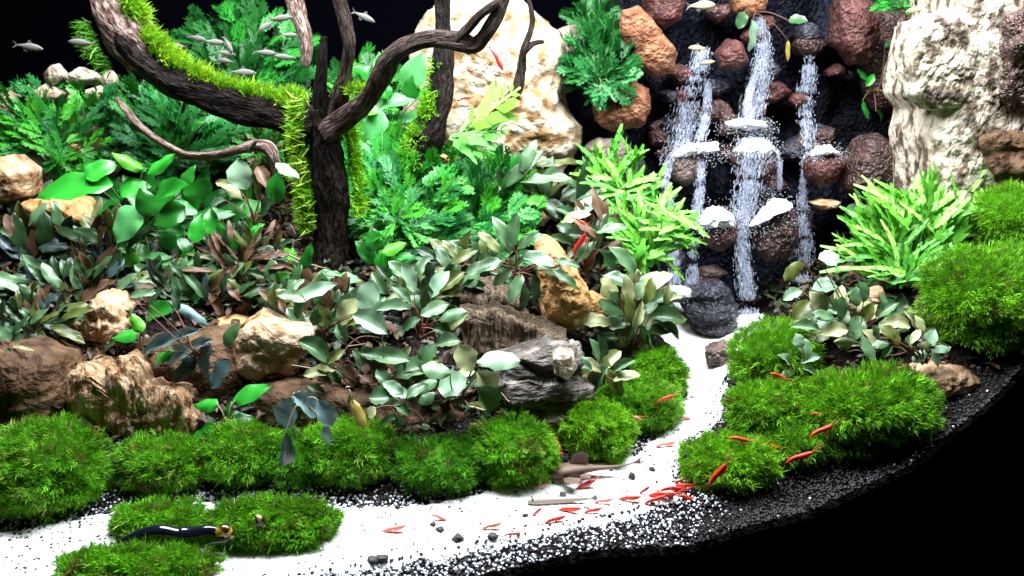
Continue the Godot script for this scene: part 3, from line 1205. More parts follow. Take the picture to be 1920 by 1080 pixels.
# ---------------------------------------------------------------- the scene
func _ready() -> void:
	# camera
	var cam := Camera3D.new()
	cam.name = "camera"
	cam.fov = 34.0
	cam.near = 0.05
	cam.far = 20.0
	cam.position = eye
	cam.rotation = Vector3(-PITCH, 0, 0)
	var lens := CameraAttributesPhysical.new()
	lens.frustum_focal_length = 12.0 / T
	lens.frustum_near = 0.05
	lens.frustum_far = 20.0
	lens.frustum_focus_distance = 1.2
	lens.exposure_aperture = 8.7
	cam.attributes = lens
	add_child(cam)
	# air: a dark room behind a lit tank
	var env := Environment.new()
	env.background_mode = Environment.BG_COLOR
	env.background_color = Color(0.0, 0.0, 0.0)
	env.ambient_light_source = Environment.AMBIENT_SOURCE_DISABLED
	env.tonemap_mode = Environment.TONE_MAPPER_LINEAR
	env.tonemap_exposure = 1.0
	env.sdfgi_enabled = true
	env.ssao_enabled = true
	env.ssil_enabled = true
	var we := WorldEnvironment.new()
	we.name = "environment"
	we.environment = env
	add_child(we)
	# the lamp above the tank
	var lamp := AreaLight3D.new()
	lamp.name = "aquarium_lamp"
	lamp.area_size = Vector2(1.5, 0.42)
	lamp.light_color = Color(0.96, 0.98, 1.0)
	lamp.light_energy = 7.2
	lamp.shadow_enabled = true
	lamp.position = Vector3(0.05, 1.06, -1.22)
	lamp.rotation = Vector3(-PI / 2, 0, 0)
	add_child(lamp)

	noise.noise_type = FastNoiseLite.TYPE_SIMPLEX
	noise.frequency = 0.02
	noise.fractal_octaves = 3
	noise.seed = 7
	cell.noise_type = FastNoiseLite.TYPE_CELLULAR
	cell.frequency = 0.04
	cell.seed = 11
	cell.cellular_return_type = FastNoiseLite.RETURN_DISTANCE
	crackn.noise_type = FastNoiseLite.TYPE_CELLULAR
	crackn.frequency = 0.035
	crackn.seed = 23
	crackn.cellular_return_type = FastNoiseLite.RETURN_DISTANCE2_SUB
	make_materials()
	make_meshes()
	make_animals()
	solve_ground()
	make_ground()
	var back := BoxMesh.new()
	back.size = Vector3(3.0, 1.3, 0.02)
	part("back_panel", back, mats["panel_black"], null, Transform3D(Basis(), Vector3(0, 0.4, -2.02))).set_meta("kind", "structure")
	make_stones()
	make_wood()
	make_waterfall()
	make_litter()
	make_plants()
	make_moss()
	make_life()

func make_stones() -> void:
	# the pale limestone boulder and the pillar
	rock("limestone_boulder", "big pale limestone boulder behind the dark driftwood branches", [835, -30, 960, -30, 1010, 40, 1050, 55, 1074, 90, 1068, 150, 1070, 200, 1102, 240, 1094, 285, 1062, 322, 1020, 420, 860, 420, 750, 330, 740, 260, 765, 180, 762, 110, 775, 55], 1.7, .085, "limestone", {"nu": 130, "nv": 84, "amp": .12, "freq": 1.6, "box": .55, "pit": .6, "crack": .5})
	rock("limestone_pillar", "tall pale limestone pillar standing beside the waterfall", [1745, -60, 1960, -60, 1990, 420, 1720, 420, 1702, 360, 1700, 250, 1712, 205, 1692, 175, 1690, 110, 1704, 38, 1738, 30], 1.5, .1, "limestone_grey", {"nu": 140, "nv": 90, "amp": .04, "freq": 1.8, "box": .3, "pit": .5, "crack": .7, "grain": Vector3(1.1, .5, 1.1)})
	rock("limestone_block", "squarish pale block jutting from the upper pillar over the waterfall's edge", [1700, 40, 1735, 30, 1800, 36, 1822, 90, 1815, 170, 1790, 205, 1735, 208, 1695, 180, 1690, 110], 1.425, .03, "limestone_grey", {"nu": 90, "nv": 50, "amp": .08, "freq": 2.2, "box": .3, "pit": .6, "crack": .8})
	rock("limestone_block", "grey pitted block on the middle of the pale pillar", [1800, 130, 1850, 70, 1880, 110, 1870, 200, 1830, 235, 1800, 200], 1.425, .025, "limestone_grey", {"nu": 70, "nv": 40, "amp": .14, "freq": 1.5, "box": .45, "pit": .7, "crack": .6})
	rock("crust_stone", "purplish dark crusted rock grown onto the pale pillar", [1862, 40, 1900, 5, 2000, 0, 2000, 240, 1900, 225, 1852, 190, 1866, 120], 1.42, .05, "lava_wet", {"nu": 70, "nv": 40, "amp": .2, "freq": 1.6, "pit": .9})
	rock("crust_stone", "dark brown rock ledge under the crusted rock", [1822, 250, 1880, 228, 2000, 240, 2000, 350, 1900, 350, 1835, 335], 1.43, .05, "brown_stone", {"nu": 60, "nv": 36, "amp": .2, "freq": 1.4, "layer": .2})
	rock("limestone_slope", "grey limestone lump behind the boulder's upper shoulder", [1030, 60, 1085, 40, 1100, 80, 1090, 150, 1050, 150], 1.78, .03, "limestone_grey", {"amp": .1})
	# lava stones round the waterfall
	rock("lava_stone", "orange brown lava stone tilted beside the waterfall's upper edge", [1165, 20, 1195, 10, 1235, 50, 1268, 100, 1255, 135, 1225, 148, 1190, 120, 1155, 60], 1.66, .05, "lava", {"amp": .12, "pit": .5})
	rock("lava_stone", "round pitted orange lava stone under the dark fern", [1112, 200, 1130, 165, 1180, 145, 1215, 165, 1222, 205, 1205, 238, 1150, 248, 1115, 232], 1.66, .05, "lava", {"amp": .14, "pit": .8})
	rock("lava_stone", "grey brown lava stone touching the foot of the limestone boulder", [1095, 275, 1120, 256, 1165, 258, 1192, 285, 1195, 330, 1150, 345, 1100, 330], 1.64, .045, "lava_grey", {"amp": .12, "pit": .3})
	rock("lava_stone", "dark red lava stone at the top of the waterfall's edge", [1200, -20, 1290, -20, 1275, 40, 1240, 58, 1215, 35], 1.72, .04, "lava_red", {"amp": .14})
	rock("lava_stone", "brown lava stone at the lip above the middle stream", [1368, -20, 1440, -20, 1432, 25, 1400, 40, 1372, 20], 1.72, .04, "lava", {"amp": .14})
	rock("lava_stone", "tall dull red lava stone hanging beside the last stream", [1562, -5, 1620, -10, 1645, 60, 1630, 120, 1595, 125, 1562, 80], 1.68, .045, "lava_red", {"amp": .16, "pit": .4})
	rock("lava_stone", "black red lava stone wedged against the limestone pillar", [1620, 20, 1690, 20, 1705, 130, 1690, 220, 1640, 215, 1610, 130], 1.72, .04, "lava_wet", {"amp": .16})
	rock("lava_stone", "upper dark lava stone behind the green sprigs", [1655, -20, 1720, -20, 1710, 70, 1660, 60], 1.75, .04, "lava_wet", {"amp": .14})
	rock("lava_stone", "large dark brown lava stone below the pillar's base", [1590, 300, 1610, 258, 1640, 245, 1680, 275, 1700, 330, 1690, 375, 1630, 385, 1580, 350], 1.62, .055, "lava_wet", {"amp": .12, "pit": .35})
	rock("lava_stone", "small red brown stone with a white cap near the last stream", [1508, 305, 1530, 282, 1565, 280, 1580, 305, 1562, 340, 1530, 348, 1510, 330], 1.64, .04, "lava_red", {"amp": .1})
	rock("lava_stone", "small dim stone between the two upper streams", [1342, 100, 1362, 72, 1388, 80, 1400, 115, 1380, 135, 1350, 130], 1.68, .035, "lava_red", {"amp": .12})
	rock("lava_stone", "wet brown stone splashed by the middle stream", [1368, 300, 1385, 272, 1425, 265, 1452, 285, 1455, 325, 1425, 345, 1390, 342], 1.66, .035, "lava_wet", {"amp": .14})
	rock("lava_stone", "reddish stone under the roundest white cap", [1312, 425, 1325, 400, 1355, 395, 1380, 420, 1378, 450, 1350, 470, 1322, 462], 1.62, .035, "lava_red", {"amp": .1})
	rock("lava_stone", "tilted brown stone with a slanting white cap", [1412, 470, 1420, 420, 1455, 388, 1492, 395, 1492, 450, 1470, 488, 1435, 492], 1.63, .04, "lava_wet", {"amp": .12, "pit": .2})
	rock("lava_stone", "grey wet stone split by the first stream", [1258, 305, 1275, 282, 1310, 285, 1312, 335, 1280, 350, 1262, 335], 1.67, .03, "lava_grey", {"amp": .12})
	rock("lava_stone", "dim stone at the ledge left dry between streams", [1345, 205, 1380, 215, 1385, 250, 1352, 255], 1.7, .025, "lava_wet", {"amp": .14})
	rock("lava_stone", "small dim pebble below the reddish capped stone", [1315, 500, 1345, 498, 1365, 510, 1340, 522, 1315, 518], 1.64, .02, "lava_grey", {"amp": .14})
	rock("lava_stone", "layered black wet stone at the foot of the streams", [1278, 570, 1300, 545, 1345, 530, 1372, 555, 1380, 600, 1350, 625, 1310, 622, 1285, 600], 1.57, .05, "black_stone", {"amp": .16, "layer": .5, "nu": 70, "nv": 40})
	rock("lava_stone", "dark gravel lump on the sand below the black stone", [1322, 655, 1345, 640, 1372, 640, 1372, 670, 1350, 690, 1325, 682], 1.42, .02, "lava_grey", {"amp": .25, "freq": 2.0})
	rock("flat_stone", "flat orange brown sliver resting beside the last stream", [1520, 380, 1545, 374, 1572, 376, 1570, 388, 1535, 392], 1.62, .03, "tan_stone", {"amp": .1})
	rock("flat_stone", "pale lump at the top of the sand path", [1235, 545, 1262, 535, 1285, 545, 1282, 562, 1245, 566], 1.6, .03, "lava_grey", {"amp": .15})
	# the wood-like stones below the tree
	rock("petrified_stone", "streaked tan petrified stone standing behind the moss row", [132, 700, 150, 680, 185, 672, 215, 690, 250, 655, 280, 670, 300, 700, 370, 720, 395, 765, 390, 815, 340, 850, 210, 860, 165, 780, 138, 755], 1.19, .05, "petrified", {"nu": 100, "nv": 60, "amp": .13, "ridge": .5, "box": .45, "freq": 1.1, "crack": .8, "grain": Vector3(1.5, .5, 1.5)})
	rock("tan_stone", "jagged cream and tan stone under the leafy bank", [108, 655, 125, 610, 180, 590, 190, 545, 225, 560, 258, 600, 270, 650, 255, 690, 160, 680], 1.28, .05, "tan_stone", {"nu": 80, "nv": 50, "amp": .2, "freq": 1.4, "box": .5, "ridge": .25, "crack": .7})
	rock("tan_stone", "smooth tan stone with a grey corner beside the pale leaves", [440, 660, 458, 605, 490, 582, 545, 605, 590, 610, 592, 640, 560, 700, 500, 708, 445, 685], 1.25, .05, "tan_stone", {"nu": 80, "nv": 50, "amp": .12, "box": .5, "crack": .6})
	rock("brown_stone", "rusty brown stone ledge over the dark hollow", [345, 560, 380, 540, 440, 515, 505, 498, 515, 530, 470, 545, 400, 548, 355, 590], 1.36, .05, "ochre_stone", {"amp": .14, "layer": .3})
	rock("brown_stone", "ochre stone peeking out behind the smooth tan stone", [392, 600, 440, 592, 468, 596, 450, 630, 400, 640], 1.31, .03, "ochre_stone", {"amp": .14})
	rock("brown_stone", "broad dull brown stone behind the end moss mat", [-60, 640, 60, 630, 135, 660, 150, 760, 150, 820, 0, 850, -60, 840], 1.26, .07, "brown_stone", {"amp": .1, "layer": .15, "nu": 70, "nv": 40})
	rock("brown_stone", "dark brown stone in the shade under the blue leaves", [250, 640, 430, 610, 470, 700, 430, 790, 330, 740, 270, 690], 1.33, .05, "brown_stone", {"amp": .14})
	rock("brown_stone", "dark brown stone under the pale broad leaves", [480, 720, 640, 700, 800, 720, 900, 760, 850, 820, 600, 830, 470, 800], 1.27, .06, "brown_stone", {"amp": .12})
	rock("ochre_stone", "rounded ochre stone at the picture's edge below pale rubble", [-40, 300, 30, 290, 65, 320, 70, 365, 20, 385, -40, 380], 1.45, .05, "tan_stone", {"amp": .12})
	rock("ochre_stone", "yellow brown stone under the widest bright leaf", [48, 375, 100, 362, 160, 372, 185, 410, 150, 440, 60, 430], 1.44, .05, "ochre_stone", {"amp": .18})
	rock("ochre_stone", "ragged orange stone standing between the grey leaves", [1000, 450, 1020, 440, 1050, 462, 1080, 500, 1100, 545, 1108, 580, 1085, 605, 1050, 618, 1018, 600, 1010, 520], 1.37, .05, "ochre_stone", {"nu": 80, "nv": 50, "amp": .15, "freq": 1.3, "pit": .3})
	rock("ochre_stone", "small orange knob beside the ragged orange stone", [1092, 560, 1110, 545, 1135, 560, 1146, 590, 1135, 606, 1098, 606], 1.39, .03, "ochre_stone", {"amp": .1})
	rock("slab_stone", "dark upright slab of grooved wood-like stone", [862, 585, 880, 575, 930, 570, 1000, 600, 1058, 625, 1062, 660, 1045, 700, 960, 715, 880, 680], 1.3, .04, "slab", {"nu": 110, "nv": 50, "amp": .1, "ridge": 1.0, "box": .25, "freq": 1.1, "crack": .5, "grain": Vector3(1.6, .4, 1.6)})
	rock("slab_stone", "dark rough top of the grooved stone bank", [840, 545, 870, 522, 930, 520, 990, 560, 960, 590, 880, 590], 1.36, .05, "slab", {"amp": .2})
	rock("slab_stone", "layered grey stone with pale broken edges by the moss", [925, 720, 935, 670, 1000, 650, 1065, 640, 1086, 660, 1094, 700, 1104, 740, 1090, 785, 1000, 795, 935, 775], 1.23, .045, "grey_stone", {"nu": 90, "nv": 50, "amp": .16, "layer": .55, "box": .45})
	rock("slab_stone", "pale grey chip on top of the layered grey stone", [1035, 665, 1050, 650, 1075, 655, 1080, 690, 1065, 710, 1040, 700], 1.185, .02, "limestone_grey", {"amp": .12})
	rock("tan_stone", "pale tan stone below the small grey rosette", [1700, 690, 1740, 672, 1800, 680, 1840, 700, 1800, 730, 1730, 735], 1.24, .05, "tan_stone", {"amp": .16})
	rock("tan_stone", "small rosy stone among the creamy leaves", [1615, 545, 1650, 535, 1662, 560, 1650, 590, 1618, 585], 1.33, .02, "tan_stone", {"amp": .14})
	# pale rubble at the far end
	rock("limestone_bank", "broad pale limestone bank half hidden by the bluish fern", [-80, 190, 20, 170, 90, 165, 150, 160, 215, 150, 240, 200, 230, 330, 100, 380, -80, 380], 1.68, .06, "limestone", {"nu": 80, "nv": 44, "amp": .18, "freq": 1.5, "pit": .4, "crack": .6})
	for k in [[20, 195, 34, 22, "flat pale rubble stone at the dark edge"], [95, 175, 30, 18, "pale rubble stone half under fern leaves"], [100, 225, 24, 20, "small bright rubble stone in the fern"], [45, 245, 30, 20, "cream rubble stone below the flat one"], [105, 140, 16, 18, "upright grey pebble on the fern's crest"], [155, 145, 34, 16, "dim mossy stone behind the rubble"], [205, 150, 12, 16, "yellowish pebble beside the mossy branch"], [25, 275, 22, 22, "grey pebble above the rounded ochre stone"]]:
		var o := []
		for i in 8:
			var a := TAU * i / 8.0
			o.append(k[0] + cos(a) * k[2] * (1.0 + .2 * sin(i * 2.3)))
			o.append(k[1] + sin(a) * k[3] * (1.0 + .2 * cos(i * 3.1)))
		rock("rubble_stone", k[4], o, 1.6, .025, "limestone" if k[1] > 150 else "limestone_grey", {"nu": 32, "nv": 18, "amp": .14})
	for k in [[1185, 905, 7, 14, "ahead of the shrimp crowd, the tall one"], [1222, 889, 7, 7, "near the bright moss ball"], [1231, 913, 3, 3, "as a tiny speck beside the crowd"], [985, 976, 6, 4, "next to the small shrimp at the loach"], [745, 960, 6, 4, "close to the front moss row"], [812, 992, 6, 4, "behind the lone pink shrimp"], [825, 1003, 8, 6, "in the middle of the broad near sand"], [715, 1058, 14, 8, "as the larger of a front couple"], [700, 1060, 12, 8, "as the smaller of a front couple"], [860, 1020, 12, 10, "at the start of the speckled slope"], [925, 1015, 10, 6, "among red shrimps at the slope"]]:
		var g := G(k[0], k[1])
		var t := thing("pebble", "dark pebble lying on the white sand " + k[4], "pebble", g, "dark pebbles on the white sand")
		var s := S(k[1], -g.z)
		part("stone", meshes["pebble%d" % (int(k[0]) % 3)], mats["grey_pebble"], t, Transform3D(Basis(Vector3.UP, k[0]) * Basis.from_scale(Vector3(k[2], k[3], k[2]) * s * 2.2), Vector3(0, .001, 0)))

func make_wood() -> void:
	var base := P(620, 500, 1.42)
	var t := thing("driftwood_tree", "dark branching driftwood standing like a tree among the plants", "driftwood", base)
	wpart("trunk", wood_mesh([[622, 545, 1.42, 50], [622, 490, 1.42, 38], [625, 430, 1.42, 31], [622, 360, 1.42, 30], [612, 300, 1.42, 32], [606, 250, 1.42, 33], [604, 205, 1.42, 27]], 0.3), mats["bark_dark"], t)
	wpart("branch", wood_mesh([[600, 235, 1.43, 30], [555, 225, 1.44, 28], [500, 210, 1.45, 27], [440, 196, 1.46, 28], [380, 178, 1.46, 30], [320, 152, 1.46, 33], [268, 115, 1.46, 36], [240, 82, 1.46, 34], [218, 48, 1.46, 14]], 1.7), mats["bark_dark"], t)
	wpart("branch", wood_mesh([[285, 128, 1.46, 6], [262, 105, 1.46, 32], [230, 70, 1.46, 39], [203, 20, 1.46, 39], [185, -40, 1.46, 37]], 1.9), mats["bark_mid"], t)
	wpart("branch", wood_mesh([[606, 220, 1.41, 20], [602, 170, 1.4, 16], [605, 120, 1.39, 12], [607, 85, 1.39, 9], [609, 68, 1.39, 6]], 3.1), mats["bark_dark"], t)
	wpart("branch", wood_mesh([[622, 225, 1.41, 22], [640, 165, 1.4, 18], [650, 120, 1.39, 14], [655, 85, 1.38, 12], [648, 45, 1.38, 13], [638, 0, 1.38, 14], [632, -40, 1.38, 14]], 4.2), mats["bark"], t)
	wpart("branch", wood_mesh([[612, 250, 1.4, 26], [650, 222, 1.39, 23], [690, 185, 1.38, 20], [712, 145, 1.37, 19], [735, 105, 1.36, 18], [775, 82, 1.35, 16], [820, 74, 1.35, 17], [862, 78, 1.34, 19], [892, 82, 1.34, 15], [915, 55, 1.33, 14], [935, 20, 1.33, 13], [952, -30, 1.33, 13]], 5.5), mats["bark"], t)
	wpart("branch", wood_mesh([[858, 75, 1.34, 12], [880, 52, 1.33, 11], [905, 25, 1.32, 9], [935, 5, 1.32, 8]], 6.1), mats["bark"], t)
	wpart("root", wood_mesh([[560, 235, 1.44, 28], [552, 290, 1.46, 20], [560, 350, 1.47, 18], [580, 430, 1.46, 18]], 2.2), mats["bark_dark"], t)
	t = thing("driftwood", "second mossy driftwood trunk standing before the limestone boulder", "driftwood", P(790, 320, 1.56))
	wpart("trunk", wood_mesh([[770, 350, 1.53, 40], [788, 290, 1.53, 34], [810, 235, 1.53, 30], [826, 180, 1.54, 26], [830, 110, 1.55, 22], [829, 40, 1.56, 20], [828, -40, 1.56, 20]], 7.3), mats["bark_dark"], t)
	t = thing("driftwood_twig", "thin forked dark twig leaning on the pale boulder", "driftwood", P(925, 230, 1.52))
	wpart("twig", wood_mesh([[910, 250, 1.53, 14], [935, 210, 1.52, 12], [968, 170, 1.52, 10], [978, 130, 1.52, 9], [982, 95, 1.51, 8], [995, 60, 1.51, 7], [998, 30, 1.51, 6], [988, -10, 1.51, 4]], 8.2), mats["bark"], t)
	wpart("fork", wood_mesh([[982, 98, 1.51, 7], [1000, 82, 1.505, 5], [1020, 78, 1.5, 3]], 8.8), mats["bark"], t)
	t = thing("driftwood_twig", "pinkish driftwood end coming down beside the trunk's tip", "driftwood", P(575, 120, 1.58))
	wpart("twig", wood_mesh([[545, -40, 1.58, 17], [558, 20, 1.58, 17], [572, 65, 1.58, 16], [574, 95, 1.58, 14], [572, 125, 1.58, 8]], 9.4), mats["bark_pale"], t)
	t = thing("driftwood_twig", "curved pinkish twig dipping in front of the fern bank", "driftwood", P(515, 330, 1.34))
	wpart("twig", wood_mesh([[219, 183, 1.38, 4], [232, 200, 1.38, 7], [265, 238, 1.37, 8], [310, 272, 1.36, 9], [350, 291, 1.35, 9], [395, 292, 1.34, 8], [440, 282, 1.34, 8], [475, 274, 1.34, 10], [502, 277, 1.34, 12], [515, 300, 1.34, 10], [518, 335, 1.35, 8]], 10.1), mats["bark_pale"], t)
	wpart("knot", wood_mesh([[470, 280, 1.34, 7], [478, 266, 1.33, 5], [484, 262, 1.33, 2]], 10.5), mats["bark_pale"], t)
	t = thing("driftwood_twig", "slim pale branch behind the thick mossy branch", "driftwood", P(288, 80, 1.52))
	wpart("twig", wood_mesh([[240, -40, 1.52, 10], [262, 10, 1.52, 11], [276, 40, 1.52, 10], [290, 80, 1.52, 8]], 11.2), mats["bark_pale"], t)
	# the shiny black piece in the moss at the front
	t = thing("black_root", "shiny black length of root lying in the near moss", "root", G(320, 1025))
	var g := -G(320, 1030).z - 0.022
	wpart("root", wood_mesh([[218, 1024, g, 8], [258, 1012, g, 18], [300, 1004, g, 20], [345, 1014, g, 26], [395, 1004, g, 18], [428, 1008, g, 9]], 12.3), mats["wet_black"], t)

func make_waterfall() -> void:
	# the wet dark wall behind the streams
	var v := PackedVector3Array()
	for j in 70:
		for i in 90:
			var p := P(1085 + i * 7.6, -60 + j * 10.5, 1.77)
			var h := 0.03 * noise.get_noise_2d(p.x * 260.0, p.y * 130.0) - 0.02 * cell.get_noise_2d(p.x * 500.0, p.y * 330.0)
			p.z += h + 0.05 * smoothstep(20.0, 69.0, j)
			v.append(p)
	var t := thing("waterfall_wall", "wet blue black rock wall behind the waterfall", "rock wall", P(1400, 640, 1.77))
	wpart("face", grid(v, 90, 70, false), mats["wet_wall"], t)
	rng.seed = 66
	for k in 84:
		var q := Vector2(rf(1110, 1690), rf(10, 610))
		var w := rf(14, 34)
		var o := PackedVector2Array()
		for i in 8:
			var a := TAU * i / 8.0
			o.append(q + Vector2(cos(a) * w, sin(a) * w * rf(.6, 1.0)) * rf(.8, 1.2))
		wpart("stone", rock_mesh(o, q, 1.73, rf(.015, .035), {"nu": 26, "nv": 16, "amp": .18}), mats[["lava_wet", "black_stone", "black_stone", "lava_red"][k % 4]], t)
	stream("broad middle stream falling past the splashed brown stone", [[1422, 35, 1.7, 12], [1432, 90, 1.7, 18], [1425, 150, 1.69, 22], [1410, 210, 1.68, 24], [1412, 250, 1.66, 34], [1415, 275, 1.62, 36], [1405, 340, 1.61, 30], [1395, 400, 1.61, 26], [1392, 470, 1.6, 17], [1400, 540, 1.59, 20], [1402, 600, 1.58, 26]], 5200)
	stream("thin bright strand inside the upper middle stream", [[1418, 130, 1.67, 5], [1408, 165, 1.67, 7], [1402, 200, 1.66, 8], [1405, 235, 1.65, 12]], 900)
	stream("first stream splitting over the grey wet stone", [[1318, 95, 1.72, 16], [1300, 160, 1.71, 32], [1285, 230, 1.7, 34], [1270, 290, 1.68, 24], [1248, 330, 1.65, 8], [1256, 390, 1.64, 12], [1262, 460, 1.63, 12], [1265, 530, 1.61, 18]], 3000)
	stream("second stream running beside the reddish capped stone", [[1328, 160, 1.7, 8], [1322, 220, 1.69, 10], [1310, 280, 1.66, 14], [1314, 330, 1.64, 9], [1308, 390, 1.63, 12], [1300, 470, 1.62, 9], [1300, 545, 1.6, 18]], 2500)
	stream("last thin stream beside the small white capped stone", [[1515, 70, 1.72, 6], [1518, 130, 1.71, 18], [1510, 190, 1.71, 20], [1515, 260, 1.69, 14], [1508, 330, 1.66, 8], [1505, 400, 1.65, 11], [1512, 460, 1.64, 16], [1505, 530, 1.62, 22]], 2300)
	stream("short strand between the splashed stone and the tilted stone", [[1458, 285, 1.65, 6], [1462, 320, 1.64, 5], [1462, 352, 1.64, 5]], 320)
	foam("white cap on the round reddish stone", [1308, 420, 1325, 388, 1350, 382, 1378, 405, 1384, 428, 1350, 432, 1320, 436], 1.6, .03)
	foam("slanting white cap on the tilted brown stone", [1400, 428, 1425, 395, 1450, 366, 1480, 370, 1496, 390, 1470, 392, 1440, 405, 1410, 432], 1.6, .025)
	foam("white cap on the small red brown stone", [1516, 292, 1530, 272, 1558, 272, 1578, 288, 1550, 290, 1525, 296], 1.62, .025)
	foam("broken white cap on the splashed brown stone", [1372, 285, 1395, 258, 1440, 262, 1456, 280, 1440, 300, 1400, 296], 1.63, .025)
	foam("white splash on the ledge of the middle stream", [1358, 228, 1385, 220, 1440, 226, 1442, 240, 1400, 246, 1362, 238], 1.66, .02)
	foam("white splash on the grey wet stone", [1255, 290, 1290, 268, 1350, 262, 1352, 285, 1300, 292, 1262, 300], 1.65, .02)
	foam("white heap where the middle stream lands", [1372, 605, 1390, 592, 1420, 590, 1428, 608, 1400, 622, 1375, 620], 1.55, .03)
	foam("white heap where the first stream lands", [1240, 548, 1262, 534, 1300, 540, 1300, 556, 1262, 562], 1.58, .03)
	foam("small white fleck patch beside the bright fern", [1205, 388, 1222, 382, 1236, 395, 1220, 402], 1.64, .015)
	# long pale leaf beside the top of the stream, and dim stones behind it
	plant("pale_leaf_plant", "pale drooping leaves at the top of the middle stream", "plant", [1412, 20, 1.69], "strap", [[1412, 68, 62, 20, -88, "buce_pale"], [1390, 38, 34, 22, -110, "buce_mid"], [1497, 38, 36, 26, 10, "buce_mid"], [1478, 95, 40, 8, -85, "buce_yellow"]], {"stalk": "stalk_brown"})
	plant("river_sprig", "small green sprig growing beside the dull red stone", "plant", [1640, 175, 1.66], "oval", [[1620, 140, 34, 18, 120, "anubias_dark"], [1632, 150, 30, 14, 60, "anubias"], [1625, 205, 40, 12, -60, "anubias_dark"], [1650, 168, 50, 4, 10, "buce_yellow"], [1668, 80, 26, 12, 40, "frond_teal"], [1650, 215, 26, 10, -40, "anubias_dark"]], {"stalk": "stalk_brown"})

